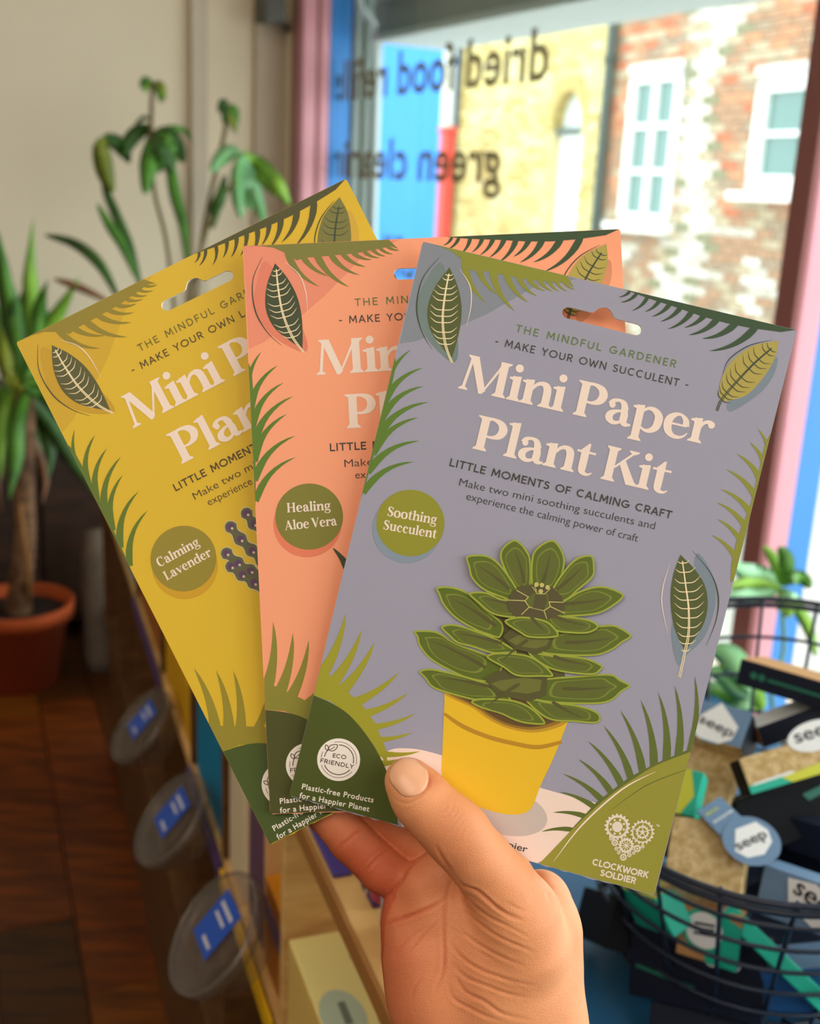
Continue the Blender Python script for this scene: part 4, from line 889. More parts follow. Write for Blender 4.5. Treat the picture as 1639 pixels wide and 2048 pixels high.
# ------------------------------------------------------------------ the hand: one smooth-blended volume, meshed by surface nets
PX = 0.438 / F                                                 # metres per photo pixel at the packets
def hp(px, py, z):                                            # z millimetres in front of the packets
    D = 0.438 - z / 1000; return np.array([(px - CX) / F * D, (py - CY) / F * D, D])
def hand_mesh():
    h = .00062
    lo = np.array([hp(590, 1480, 0)[0], hp(600, 1478, 0)[1], .438 - .034]); hi = np.array([hp(1330, 1480, 0)[0], hp(600, 2950, 0)[1], .438 + .052])
    n = np.ceil((hi - lo) / h).astype(int); ax = [lo[i] + h * np.arange(n[i]) for i in range(3)]
    Fd = np.full(n, .02, np.float32)
    def region(c0, c1, r):
        a = np.maximum(((np.minimum(c0, c1) - r - lo) / h).astype(int), 0); b = np.minimum(((np.maximum(c0, c1) + r - lo) / h).astype(int) + 1, n); return a, b
    def put(dist_fn, c0, c1, r, k, op='u'):
        a, b = region(c0, c1, r + k + .004)
        if (b <= a).any(): return
        X = ax[0][a[0]:b[0]][:, None, None].astype(np.float32); Y = ax[1][a[1]:b[1]][None, :, None].astype(np.float32); Z = ax[2][a[2]:b[2]][None, None, :].astype(np.float32)
        d = dist_fn(X, Y, Z); S = Fd[a[0]:b[0], a[1]:b[1], a[2]:b[2]]
        hh = np.maximum(k - np.abs(S - d), 0) / k
        if op == 'u': S[...] = np.minimum(S, d) - hh * hh * k * .25
        else: S[...] = np.maximum(S, -d) + (lambda q: q * q * k * .25)(np.maximum(k - np.abs(S + d), 0) / k)
    def cone(p, q, r0, r1):
        d = q - p; L2 = d.dot(d)
        def fn(X, Y, Z):
            t = np.clip(((X - p[0]) * d[0] + (Y - p[1]) * d[1] + (Z - p[2]) * d[2]) / L2, 0, 1)
            return np.sqrt((X - p[0] - t * d[0]) ** 2 + (Y - p[1] - t * d[1]) ** 2 + (Z - p[2] - t * d[2]) ** 2) - (r0 + (r1 - r0) * t)
        return fn
    def chain(P, k, op='u'):
        Q = [(hp(*p[:3]), p[3] / 1000) for p in P]
        for (a, ra), (b, rb) in zip(Q[:-1], Q[1:]): put(cone(a, b, ra, rb), a, b, max(ra, rb), k, op)
    def ell(c, r, k, op='u', rot=0):
        c = hp(*c); r = np.array(r) / 1000; cs, sn = math.cos(math.radians(rot)), math.sin(math.radians(rot))
        def fn(X, Y, Z):
            x = (X - c[0]) * cs + (Y - c[1]) * sn; y = -(X - c[0]) * sn + (Y - c[1]) * cs
            q = np.sqrt((x / r[0]) ** 2 + (y / r[1]) ** 2 + ((Z - c[2]) / r[2]) ** 2); return (q - 1) * min(r)
        put(fn, c, c, max(r), k, op)
    # palm and wrist
    chain([(1082, 1795, -19, 11), (1082, 1860, -19, 14.2), (1082, 1950, -17, 14.4), (1094, 2048, -16, 14.2), (1110, 2200, -17, 15), (1120, 2400, -18, 17), (1150, 3100, -20, 21)], .010)
    chain([(842, 1846, -15, 13.2), (850, 1900, -13, 15.3), (872, 1985, -12, 15.8), (895, 2060, -13, 15.2), (912, 2200, -15, 15), (920, 2400, -18, 17), (930, 3100, -20, 21)], .010)
    chain([(930, 1800, -17, 14), (965, 1900, -14, 15), (985, 2048, -14, 15), (1010, 2200, -15, 16), (1015, 2400, -17, 18), (1040, 3100, -20, 24)], .012)
    ell((1000, 1905, -3, ), (19.5, 27, 14.5), .010, rot=-16)      # ball of the thumb
    ell((1020, 2010, -6), (17, 20, 12), .012)
    ell((858, 1965, -8), (13, 22, 12), .010, rot=10)             # heel of the palm
    # pad under the fingers, folded forward
    chain([(812, 1805, -13, 8.8), (850, 1770, -10, 9.2), (890, 1745, -8, 9.0), (925, 1720, -9, 8)], .005)
    chain([(812, 1848, -12, 9), (870, 1820, -9.5, 10), (930, 1800, -8, 10)], .006)
    # thumb
    chain([(813, 1559, 8.0, 8.3), (829, 1580, 8.6, 9.6), (849, 1606, 9.4, 10.6), (884, 1642, 10.3, 10.9), (918, 1676, 10.4, 11.4), (957, 1718, 8.5, 11.6), (1000, 1770, 4.5, 13.2), (1030, 1830, 0, 16.5), (1040, 1890, -4, 18.5)], .004)
    ell((925, 1650, 14.5), (7.5, 9.5, 7), .006, rot=-42)        # knuckle
    # fingers behind the packets
    chain([(826, 1772, -16, 9.0), (765, 1738, -16, 9.5), (703, 1680, -16.5, 9.0), (653, 1624, -17, 8.4), (612, 1560, -17, 7.4)], .0016)
    chain([(884, 1728, -20, 9.2), (817, 1676, -22.5, 9.4), (764, 1618, -22.5, 9.2), (712, 1548, -20, 8.2), (680, 1500, -18, 7.4)], .0009)
    chain([(945, 1700, -18, 9.4), (880, 1640, -20, 9.0), (820, 1570, -20, 8.8), (775, 1510, -17.5, 8)], .0025)
    chain([(1010, 1720, -19, 9.6), (960, 1640, -21, 9.2), (905, 1560, -20, 8.8), (870, 1500, -18, 8)], .0025)
    # keep the packets' slit clear of flesh: the folded cards slide between thumb and fingers
    def slab(X, Y, Z):
        y_edge = np.float32(0); px_ = CX + X / Z * F; py_ = CY + Y / Z * F
        inside = (py_ - (1592 + (px_ - 578) * .2740)) * PX - .0004
        zz = np.abs(Z - .4418) - .0050
        return np.maximum(zz, inside) + 0 * X
    put(slab, hp(600, 1480, 0), hp(1200, 1760, 0), .0, .0012, 's')
    return Fd, lo, h, ax
def surface_nets(Fd, lo, h):
    ins = Fd < 0; nx, ny, nz = Fd.shape
    cell = np.zeros((nx - 1, ny - 1, nz - 1), np.int8)
    for i in (0, 1):
        for j in (0, 1):
            for k in (0, 1): cell += ins[i:nx - 1 + i, j:ny - 1 + j, k:nz - 1 + k]
    act = (cell > 0) & (cell < 8); idx = np.full(cell.shape, -1, np.int64); I = np.argwhere(act); idx[act] = np.arange(len(I))
    acc = np.zeros((len(I), 3)); cnt = np.zeros(len(I))
    cor = [(i, j, k) for i in (0, 1) for j in (0, 1) for k in (0, 1)]
    for a in cor:
        for d in range(3):
            if a[d]: continue
            b = list(a); b[d] = 1
            fa = Fd[I[:, 0] + a[0], I[:, 1] + a[1], I[:, 2] + a[2]]; fb = Fd[I[:, 0] + b[0], I[:, 1] + b[1], I[:, 2] + b[2]]
            m = (fa < 0) != (fb < 0); t = np.where(m, fa / (fa - fb + 1e-20), 0)
            p = np.tile(np.array(a, float), (len(I), 1)); p[:, d] = t; acc[m] += p[m]; cnt[m] += 1
    V = (I + acc / cnt[:, None]) * h + lo; Q = []
    for d in range(3):
        sl0 = [slice(1, -1)] * 3; sl0[d] = slice(0, -1); sl1 = list(sl0); sl1[d] = slice(1, None)
        a = ins[tuple(sl0)]; b = ins[tuple(sl1)]; E = np.argwhere(a != b); off = np.array([1, 1, 1]); off[d] = 0; E = E + off
        u, v = [(1, 2), (2, 0), (0, 1)][d]; eu = np.zeros(3, int); eu[u] = 1; ev = np.zeros(3, int); ev[v] = 1
        g4 = [idx[tuple((E - x).T)] for x in (0 * eu, eu, eu + ev, ev)]
        fl = ins[tuple(E.T)]; q = np.stack(g4, 1); q[~fl] = q[~fl][:, ::-1]; Q.append(q)
    Q = np.concatenate(Q); Q = Q[(Q >= 0).all(1)]
    return V, Q
Fd, lo_, h_, ax_ = hand_mesh()
V, Q = surface_nets(Fd, lo_, h_); del Fd
# keep one body: drop faces at the far cut, smooth a little
def smooth(V, Q, it):
    n = len(V)
    e = np.concatenate([Q[:, [0, 1]], Q[:, [1, 2]], Q[:, [2, 3]], Q[:, [3, 0]]])
    for k in range(it):
        s = np.zeros_like(V); c = np.zeros(n)
        for a, b in ((0, 1), (1, 0)):
            for d in range(3): s[:, d] += np.bincount(e[:, a], V[e[:, b], d], n)
            c += np.bincount(e[:, a], minlength=n)
        m = s / np.maximum(c, 1)[:, None]; V = V + (m - V) * (.55 if k % 2 == 0 else -.5)
    return V
V = smooth(V, Q, 8)
def normals(V, Q):
    N = np.zeros_like(V); fn_ = np.cross(V[Q[:, 2]] - V[Q[:, 0]], V[Q[:, 3]] - V[Q[:, 1]])
    for i in range(4):
        for d in range(3): N[:, d] += np.bincount(Q[:, i], fn_[:, d], len(V))
    return N / (np.linalg.norm(N, axis=1)[:, None] + 1e-20)
N = normals(V, Q)
px_ = CX + V[:, 0] / V[:, 2] * F; py_ = CY + V[:, 1] / V[:, 2] * F; zm = (.438 - V[:, 2]) * 1000
front = N[:, 2] < -.05
sx4 = lambda x, y: (440 + x * .488, 1600 + y * .488)
sx7 = lambda x, y: (700 + x * .305, 1680 + y * .305)
sx3 = lambda x, y: (560 + x * .305, 1340 + y * .305)
red = np.zeros(len(V)); disp = np.zeros(len(V)); dark = np.zeros(len(V))
def crease(P, w, depth, redness=.5, zr=(-60, 60), n=10):
    global disp, red
    P = np.array(cr([(*p,) for p in P], n)); best = np.full(len(V), 1e9); pos = np.zeros(len(V))
    bx = (px_ > P[:, 0].min() - 30) & (px_ < P[:, 0].max() + 30) & (py_ > P[:, 1].min() - 30) & (py_ < P[:, 1].max() + 30) & front & (zm > zr[0]) & (zm < zr[1])
    ii = np.where(bx)[0]; x = px_[ii]; y = py_[ii]; b = np.full(len(ii), 1e9); t_ = np.zeros(len(ii))
    for k in range(len(P) - 1):
        d = P[k + 1] - P[k]; L = d.dot(d) + 1e-9; t = np.clip(((x - P[k, 0]) * d[0] + (y - P[k, 1]) * d[1]) / L, 0, 1)
        q = np.hypot(x - P[k, 0] - t * d[0], y - P[k, 1] - t * d[1]); m = q < b; b[m] = q[m]; t_[m] = (k + t[m]) / (len(P) - 1)
    f = np.clip(np.minimum(t_, 1 - t_) * 3.2, .05, 1) * (1)
    disp[ii] += -depth * f * np.exp(-(b / w) ** 2) + depth * .28 * f * np.exp(-((b - w * 2.4) / (w * 1.3)) ** 2)
    red[ii] += redness * f * np.exp(-(b / (w * .9)) ** 2)
# finger joints
crease([(722, 1652), (700, 1676), (672, 1700)], 2.6, .35, .6, (-60, -5)); crease([(728, 1655), (712, 1668)], 2, .2, .4, (-60, -5))
crease([(775, 1697), (752, 1720), (725, 1750)], 3.0, .4, .6, (-60, -5)); crease([(768, 1690), (744, 1712), (722, 1738)], 2.2, .25, .4, (-60, -5))
# palm lines
crease([(765, 1850), (800, 1838), (835, 1826), (868, 1812), (896, 1794)], 3.4, .75, .7)
crease([sx7(230, 575), sx7(330, 480)], 2, .12, .2)
crease([sx7(690, 235), sx7(650, 300), sx7(628, 400), sx7(615, 520), sx7(612, 640), sx7(615, 760), sx7(608, 860), sx7(570, 960), sx7(540, 1030)], 3.2, .6, .5)
crease([sx7(610, 500), sx7(520, 590), sx7(430, 680), sx7(380, 740)], 2.4, .3, .4)
crease([sx7(530, 560), sx7(430, 610), sx7(330, 700), sx7(290, 760)], 2.4, .2, .3)
crease([sx7(480, 900), sx7(420, 980), sx7(400, 1060)], 3, .22, .3)
# folds over the ball of the thumb
crease([sx7(680, 235), sx7(740, 300), sx7(830, 335), sx7(900, 390), sx7(980, 460), sx7(1080, 510), sx7(1150, 530)], 3.2, .75, .6)
crease([sx7(720, 330), sx7(800, 420), sx7(900, 500), sx7(1040, 570), sx7(1180, 640)], 2.8, .42, .35)
crease([sx7(760, 470), sx7(860, 560), sx7(980, 640), sx7(1120, 700), sx7(1220, 740)], 3, .42, .3)
crease([sx7(700, 560), sx7(780, 640), sx7(900, 720), sx7(1040, 790), sx7(1180, 840)], 3, .36, .3)
crease([sx7(640, 640), sx7(720, 760), sx7(850, 850), sx7(980, 900), sx7(1100, 935), sx7(1230, 960)], 3, .42, .3)
crease([sx7(660, 800), sx7(760, 900), sx7(900, 960), sx7(1040, 1010), sx7(1200, 1040)], 3, .42, .3)
crease([sx7(690, 900), sx7(760, 1000), sx7(880, 1060), sx7(1000, 1140), sx7(1180, 1180)], 3.4, .5, .35)
crease([sx7(640, 930), sx7(680, 1040), sx7(780, 1100), sx7(900, 1160), sx7(1010, 1190)], 3, .4, .3)
crease([sx7(1210, 180), sx7(1240, 260), sx7(1300, 340), sx7(1310, 420)], 6, .9, .1)
crease([sx7(560, 30), sx7(600, 110), sx7(680, 230)], 3.2, .5, .5)
rs = random.Random(5)
for i in range(26):
    u = rs.uniform(0, 1); x = 650 + 420 * u + rs.uniform(-60, 60); y = 380 + 620 * rs.uniform(0, 1); l = rs.uniform(70, 170)
    crease([sx7(x, y), sx7(x + l * .5, y + l * .33), sx7(x + l, y + l * .5)], 1.8, .10, .1, n=4)
# wrinkles over the thumb knuckle
for k, (cx_, cy_, ln, bow, dp) in enumerate([(888, 1616, 17, 7, .14), (897, 1625, 22, 6, .20), (905, 1633, 20, 3, .12), (912, 1642, 24, -2, .22), (921, 1650, 21, -5, .15), (930, 1660, 24, -7, .17), (940, 1672, 18, -6, .10)]):
    ax_ = np.array([.66, -.75]); tx_ = np.array([.75, .66]); c_ = np.array([cx_, cy_], float)
    crease([c_ - ax_ * ln - tx_ * bow, c_ - ax_ * ln * .4 + tx_ * (bow * .2 + (k % 2)), c_ + ax_ * ln * .3 + tx_ * bow * .3, c_ + ax_ * ln - tx_ * bow], 1.9, dp, .22, (4, 60), n=6)
crease([(778, 1588), (800, 1604), (822, 1604), (846, 1586), (858, 1566), (856, 1544), (838, 1524)], 2.6, .32, .55, (2, 60))
for i in range(7): crease([(935 + i * 9, 1705 + i * 5), (958 + i * 9, 1690 + i * 7), (985 + i * 8, 1682 + i * 9)], 1.8, .07, .05, (0, 60), n=4)
# seam between finger and palm
crease([(765, 1802), (795, 1772), (822, 1730)], 3, .5, .6, (-60, -3))
V = V + N * (disp / 1000)[:, None]
# nail bed: a shallow dish rim on the back of the thumb
td = np.array([.64, .77]); tn = np.array([-.77, .64]); nc = np.array([816.0, 1556.0])
ua = ((px_ - nc[0]) * td[0] + (py_ - nc[1]) * td[1]); va = ((px_ - nc[0]) * tn[0] + (py_ - nc[1]) * tn[1])
# redness map: ruddier fingers, plus the left palm's shade put into the skin colour
base = .10 + np.clip((1010 - px_) / 230, 0, 1) * np.clip((py_ - 1600) / 130, 0, 1) * .62
base += np.where(zm < -6, .32, 0) * np.clip((900 - px_) / 120, 0, 1)
tipd = np.exp(-(((px_ - 858) / 22) ** 2 + ((py_ - 1562) / 18) ** 2)) * .5 * (zm > 2)
mott = np.array([noise.noise(Vector((a * 60, b * 60, c * 60))) for a, b, c in V]) * .10
red = np.clip(base + .5 * red + tipd + mott, 0, 1)
Vw = C0 + V @ R.T
hand = thing('hand', 'bare right hand with light skin gripping the three paper packets', 'hand', C0 + R @ hp(1000, 1900, -10))
skin = bpy.data.materials.new('skin'); skin.use_nodes = True; nt = skin.node_tree; b = nt.nodes['Principled BSDF']
at_ = nt.nodes.new('ShaderNodeAttribute'); at_.attribute_name = 'ruddy_and_shade'
mx = nt.nodes.new('ShaderNodeMix'); mx.data_type = 'RGBA'; mx.inputs[6].default_value = (*s2l((234, 160, 110)), 1); mx.inputs[7].default_value = (*s2l((192, 92, 58)), 1)
nt.links.new(at_.outputs['Fac'], mx.inputs[0]); nt.links.new(mx.outputs[2], b.inputs['Base Color'])
b.inputs['Roughness'].default_value = .5; b.inputs['Specular IOR Level'].default_value = .35
b.inputs['Subsurface Weight'].default_value = .12; b.inputs['Subsurface Radius'].default_value = (1, .35, .2); b.inputs['Subsurface Scale'].default_value = .003
tc = nt.nodes.new('ShaderNodeTexCoord'); vz = nt.nodes.new('ShaderNodeTexVoronoi'); vz.inputs['Scale'].default_value = 1100; vz.feature = 'DISTANCE_TO_EDGE'
nz = nt.nodes.new('ShaderNodeTexNoise'); nz.inputs['Scale'].default_value = 260; nz.inputs['Detail'].default_value = 4
ad = nt.nodes.new('ShaderNodeMath'); ad.operation = 'ADD'; bp = nt.nodes.new('ShaderNodeBump'); bp.inputs['Strength'].default_value = .35; bp.inputs['Distance'].default_value = .0006
nt.links.new(tc.outputs['Object'], vz.inputs['Vector']); nt.links.new(tc.outputs['Object'], nz.inputs['Vector']); nt.links.new(vz.outputs[0], ad.inputs[0]); nt.links.new(nz.outputs['Fac'], ad.inputs[1]); nt.links.new(ad.outputs[0], bp.inputs['Height']); nt.links.new(bp.outputs[0], b.inputs['Normal'])
me = bpy.data.meshes.new('palm_and_fingers'); Vr = (Vw - ROOT[hand.name]).astype(np.float32)
me.vertices.add(len(Vr)); me.vertices.foreach_set('co', Vr.ravel()); me.loops.add(len(Q) * 4); me.loops.foreach_set('vertex_index', Q.ravel().astype(np.int32))
me.polygons.add(len(Q)); me.polygons.foreach_set('loop_start', np.arange(0, len(Q) * 4, 4, dtype=np.int32)); me.polygons.foreach_set('loop_total', np.full(len(Q), 4, np.int32)); me.polygons.foreach_set('use_smooth', np.ones(len(Q), bool))
me.update(calc_edges=True)
at2 = me.attributes.new('ruddy_and_shade', 'FLOAT', 'POINT'); at2.data.foreach_set('value', red.astype(np.float32)); me.materials.append(skin)
o = bpy.data.objects.new('palm_and_fingers', me); COL.objects.link(o); o.parent = hand; ROOT[o.name] = ROOT[hand.name]
# nail: a thin curved plate fitted on the thumb
keep = (zm > -2) & (py_ < 1700)
bv = BVHTree.FromPolygons([Vector(v) for v in Vw], [tuple(int(i) for i in q) for q in Q[keep[Q[:, 0]]]])
NV = []; NF = []; nu, nv = 22, 22
def nail_pt(u, v):    # u 0 free edge .. 1 cuticle; v -1..1 across
    L0, L1 = -41, 39
    wv = 37 * (1 - .12 * (1 - u)) * (1 - max(0, (u - .62) / .38) ** 2.2 * .55) * (1 - max(0, (.30 - u) / .30) ** 2.0 * .42)
    p = np.array([818.0, 1555.0]) + np.array([.70, .714]) * (L0 + (L1 - L0) * u - 5 * (v * v) * (1 if u > .5 else -1) * abs(u - .5) * 2) + np.array([.714, -.70]) * v * wv
    return p
for i in range(nu + 1):
    for j in range(nv + 1):
        p = nail_pt(i / nu, -1 + 2 * j / nv); o3 = C0 + ray(*p) * .30; dd = ray(*p); dd = dd / np.linalg.norm(dd)
        hit = bv.ray_cast(Vector(o3), Vector(dd))
        q = np.array(hit[0]) if hit[0] is not None else C0 + ray(*p) * .4295
        u, v = i / nu, -1 + 2 * j / nv; edge_ = min(1, (1 - abs(v)) * 5) * min(1, (1 - u) * 6)
        NV.append(q + PANEL_N * (.00012 + .00042 * edge_))
for i in range(nu):
    for j in range(nv): a = i * (nv + 1) + j; NF.append((a, a + 1, a + nv + 2, a + nv + 1))
nm = mat('nail', (240, 178, 140), .3, .45); nm.node_tree.nodes['Principled BSDF'].inputs['Subsurface Weight'].default_value = .1; nm.node_tree.nodes['Principled BSDF'].inputs['Subsurface Scale'].default_value = .002
nl = mesh('thumbnail', NV, NF, nm, hand, smooth=True)
sd = nl.modifiers.new('thickness', 'SOLIDIFY'); sd.thickness = .0005; sd.offset = 0
# forearm carries on out of the picture


# ------------------------------------------------------------------ blue table and the wire basket of boxed sponges
def US(w, s, z): return nS * w + dS * s + ZU * z
TZ = .79
tbl = thing('table', 'blue painted table beneath the dark wire basket', 'table', US(.62, .85, 0))
tb = mat('table_blue', (38, 104, 150), .5, var=.1, scale=6)
bevel(G().box(US(.335, .30, TZ - .03), nS * .50, dS * 1.0, ZU * .03).make('table_top', tb, tbl), .003)
for a, b_ in ((.36, .34), (.79, .34), (.36, 1.24), (.79, 1.24)): bevel(G().box(US(a, b_, 0), nS * .035, dS * .035, ZU * (TZ - .031)).make('leg', tb, tbl), .003)
bk = thing('wire_basket', 'dark navy wire basket full of boxed sponges on blue table', 'basket', (.301, .82, TZ))
wire = mat('wire_navy', (26, 38, 56), .35, .5)
def ringp(a, sc, drop, tf, off=0.0):
    ca, sa = math.cos(a), math.sin(a); t = -.163; x = .173 * sc * ca + off * ca; y = .197 * sc * sa + off * sa
    X = x * math.cos(t) - y * math.sin(t); Y = x * math.sin(t) + y * math.cos(t)
    return np.array([.301 + X, .82 + Y, 1.0 - drop + tf * (.146 * X + .15 * Y)])
NR = 7
lev = [(1 - .052 * k, .0295 * k, 1 - k / 9.0) for k in range(NR)]
for k, (sc, dr, tf) in enumerate(lev):
    if k == 0:
        for dz in (0, .006): G().tube([ringp(2 * math.pi * i / 72, sc, dr + dz, tf) for i in range(72)], .0026, 8, closed=True).make('rim_wire', wire, bk, True)
    else: G().tube([ringp(2 * math.pi * i / 72, sc, dr, tf) for i in range(72)], .0017, 8, closed=True).make('ring_wire', wire, bk, True)
nvw = 22
for i in range(nvw):
    a = 2 * math.pi * (i + .35) / nvw
    P = [ringp(a, s_, d_, t_, -.0035) for s_, d_, t_ in lev]
    last = P[-1]; P += [last * np.array([1, 1, 0]) * .72 + np.array([.301, .82, 0]) * .28 + ZU * (TZ + .006)]
    G().tube(cr(P, 3), .0017, 8).make('upright_wire', wire, bk, True)
G().tube([np.array([.301 + .086 * math.cos(a), .82 + .098 * math.sin(a), TZ + .004]) for a in [2 * math.pi * i / 40 for i in range(40)]], .0024, 8, closed=True).make('base_ring', wire, bk, True)

navy = mat('carton_navy', (16, 24, 42), .6, .25); black = mat('carton_black', (11, 13, 18), .7, .2); teal = mat('carton_teal', (22, 178, 150), .5); lime = mat('carton_lime', (204, 208, 60), .5)
slate = mat('carton_slate', (104, 134, 166), .5); offw = mat('carton_white', (232, 234, 234), .5); loofah = mat('sponge_tan', (226, 200, 150), .95, .1, rgb2=(196, 164, 108), scale=160, bump=.9, bscale=700)
kraft = mat('kraft_card', (190, 146, 96), .8, .2, var=.1, scale=30); dkgreen = mat('carton_print_green', (30, 110, 90), .5); blu = mat('carton_blue', (30, 76, 128), .45)
def rpl(px, py, below):
    """the photo point on the plane of the basket rim lowered by `below`, sunk further if it would lie outside the wires in front"""
    n_ = np.array([-.146, -.15, 1.0]); r = ray(px, py); t = -.163
    for _ in range(40):
        P = C0 + r * ((1.0 - below - 1.4) + .146 * -.301 + .15 * -.82) / r.dot(n_)
        x, y = P[0] - .301, P[1] - .82; a_ = x * math.cos(t) + y * math.sin(t); b_ = -x * math.sin(t) + y * math.cos(t); sc = (1 - .052 * max(below, 0) / .0295) * .955
        if (a_ / .173) ** 2 + (b_ / .197) ** 2 < sc * sc or b_ > 0 or px > 1640 or below > .15: break
        below += .004
    return P
def slab(name, label, O, A, B, t, mats, ms, decor=None, cat='box', group=None, bw=.0012, snap=None):
    """carton: visible face spanned by O->A and O->B (photo point + height), depth t away from the eye"""
    P0, PA, PB = rpl(*O), rpl(*A), rpl(*B); U_ = PA - P0; V_ = PB - P0; u = U_ / np.linalg.norm(U_); V_ = V_ - V_.dot(u) * u
    N_ = np.cross(U_, V_); N_ /= np.linalg.norm(N_)
    if N_.dot(P0 - C0) < 0: N_ = -N_
    root = thing(name, label, cat, P0 + U_ / 2 + V_ / 2 + N_ * t, group)
    o = bevel(G().box(P0, U_, V_, N_ * t, ms=ms).make('carton_body', mats, root), bw)
    if decor:
        fn = lambda x, y, h: P0 + U_ * x + V_ * y - N_ * (h + .0001)
        asp = np.linalg.norm(V_) / np.linalg.norm(U_)
        decor(fn, root, asp)
    return root
def dec_mesh(fn, root, name, f):
    A = Art(fn, .0002); f(A)
    # make sure the print faces the eye
    mesh(name, A.V, A.F, A.mats, root, A.M)
def oval(A, x, y, r, asp, layer, m, n=28, ry=1.0): A.poly([(x + r * math.cos(2 * math.pi * i / n), y + r * ry * math.sin(2 * math.pi * i / n) / asp) for i in range(n)], layer, m)
def seep(A, p0, p1, asp, hgt, m, L=6, flip=False):
    # lower-case word along the face; the art space is squeezed by asp in y
    V, Fc = text_tris('seep', .01, 1.0); x0, x1 = V[:, 0].min(), V[:, 0].max(); e = np.array(p1, float) - np.array(p0, float); Lr = math.hypot(e[0], e[1] * asp)
    d = np.array([e[0], e[1] * asp]) / Lr; q = np.array([-d[1], d[0]]) * (-1 if not flip else 1); b = len(A.V); k = A.mi(m)
    for x, y in V:
        w_ = np.array([p0[0], p0[1] * asp]) + d * (x - x0) / (x1 - x0) * Lr + q * y / .729 * hgt; A.V.append(A.fn(w_[0], w_[1] / asp, L * A.step))
    for f in Fc: A.F.append(tuple(i + b for i in f)); A.M.append(k)
ink_d = mat('print_dark_ink', (40, 50, 62), .5)
# face order in G.box: 0 back? (o plane) 1 far plane 2 v=0 side 3 u=1 side 4 v=1 side 5 u=0 side
def d1(fn, root, asp):
    def f(A):
        oval(A, .16, .5, .035, asp, 3, dkgreen); oval(A, .24, .5, .035, asp, 3, dkgreen); A.poly([(.30, .46), (.98, .46), (.98, .58), (.30, .58)], 3, dkgreen)
    dec_mesh(fn, root, 'printed_icons', f)
slab('sponge_carton', 'long black carton with two small green icons lying highest in basket', (1481, 1316, -.03), (1690, 1377, -.03), (1473, 1368, -.010), .05, [navy, kraft], [0, 0, 1, 0, 0, 0], d1)
def d2(fn, root, asp):
    def f(A):
        oval(A, .42, .55, .46, asp, 3, slate, ry=.9)
        A.poly([(.02, .56), (.40, -.02), (.84, .5), (.80, .86), (.6, 1.04), (.2, 1.02), (.04, .84)], 4, offw)
        seep(A, (.10, .62), (.78, .80), asp, .20, ink_d)
    dec_mesh(fn, root, 'printed_label', f)
slab('sponge_carton', 'slate and tan sponge carton with white house-shaped label, far side of basket', (1402, 1398, -.004), (1506, 1424, -.004), (1380, 1470, .012), .045, [slate, navy, loofah], [0, 0, 0, 1, 2, 2], d2)
slab('natural_sponge', 'tan natural sponge block behind right edge of blue grey packet', (1385, 1464, .024), (1482, 1480, .024), (1350, 1600, .05), .03, [loofah], [0] * 6, None, 'sponge')
slab('sponge_carton', 'dark carton tilted against the far rim of basket', (1512, 1455, .012), (1640, 1408, .0), (1520, 1500, .03), .03, [navy, offw, kraft], [0, 0, 1, 0, 0, 2])
def d4(fn, root, asp):
    def f(A):
        A.poly([(.0, .78), (1.0, .78), (1.0, 1.0), (.0, 1.0)], 3, teal); A.poly([(.3, .80), (1.0, .62), (1.0, 1.0), (.38, 1.0)], 4, lime); A.poly([(.04, .74), (.40, .70), (.44, .78), (.04, .80)], 3, offw)
        oval(A, .72, -.02, .26, asp, 4, offw, ry=.5); seep(A, (.53, .04), (.92, .02), asp, .12, ink_d)
    dec_mesh(fn, root, 'printed_label', f)
slab('sponge_carton', 'large tan topped carton with black side and lime strip at right', (1476, 1518, .006), (1690, 1455, -.004), (1470, 1598, .028), .03, [loofah, black], [0, 0, 0, 1, 1, 1], d4)
def d4b(fn, root, asp):
    def f(A): A.poly([(.55, .3), (.95, .24), (.95, .36), (.58, .44)], 3, dkgreen)
    dec_mesh(fn, root, 'printed_strip', f)
slab('sponge_carton', 'black carton lying below the lime striped carton at right', (1466, 1606, .052), (1690, 1516, .040), (1500, 1720, .090), .025, [black], [0] * 6, d4b)
def d5(fn, root, asp):
    def f(A): A.poly([(0, 0), (.55, 0), (.85, .55), (.5, 1), (0, 1)], 3, lime)
    dec_mesh(fn, root, 'printed_strip', f)
slab('sponge_carton', 'small teal carton with lime corner beside packet edge', (1352, 1532, .002), (1408, 1545, .002), (1345, 1625, .024), .02, [teal, black], [0, 0, 0, 0, 1, 1], d5)
slab('natural_sponge', 'large tan natural sponge block in middle of basket', (1345, 1630, .022), (1496, 1652, .022), (1306, 1765, .044), .045, [loofah], [0] * 6, None, 'sponge')
def d7(fn, root, asp):
    def f(A):
        oval(A, .62, .74, .86, asp, 3, slate, ry=1.0); A.poly([(-.05, .74), (.5, .50), (1.2, .56), (1.3, .74), (1.1, .9), (.6, .98), (.1, .90)], 4, offw)
        seep(A, (.05, .76), (1.12, .82), asp, .34, ink_d)
    dec_mesh(fn, root, 'printed_label', f)
    A = Art(fn, .0002)
    for i, t_ in enumerate(('eco', 'scourer')): sans_text(A, t_, (.12, .14 + .14 * i), (.62 if i == 0 else .95, .14 + .14 * i), .05, 4, lime if i == 0 else offw, .02, flip=True)
    A.make('printed_lettering', root)
slab('sponge_sleeve', 'slate blue card sleeve with round white label across the tan sponge', (1392, 1622, .015), (1440, 1592, .013), (1496, 1735, .030), .0016, [slate], [0] * 6, d7, 'label card', bw=.0003)
def d8(fn, root, asp):
    def f(A):
        A.poly([(.30, .1), (.62, .05), (.98, .4), (.96, .8), (.7, .92), (.36, .6)], 4, offw); seep(A, (.38, .34), (.94, .66), asp, .22, black)
    dec_mesh(fn, root, 'printed_label', f)
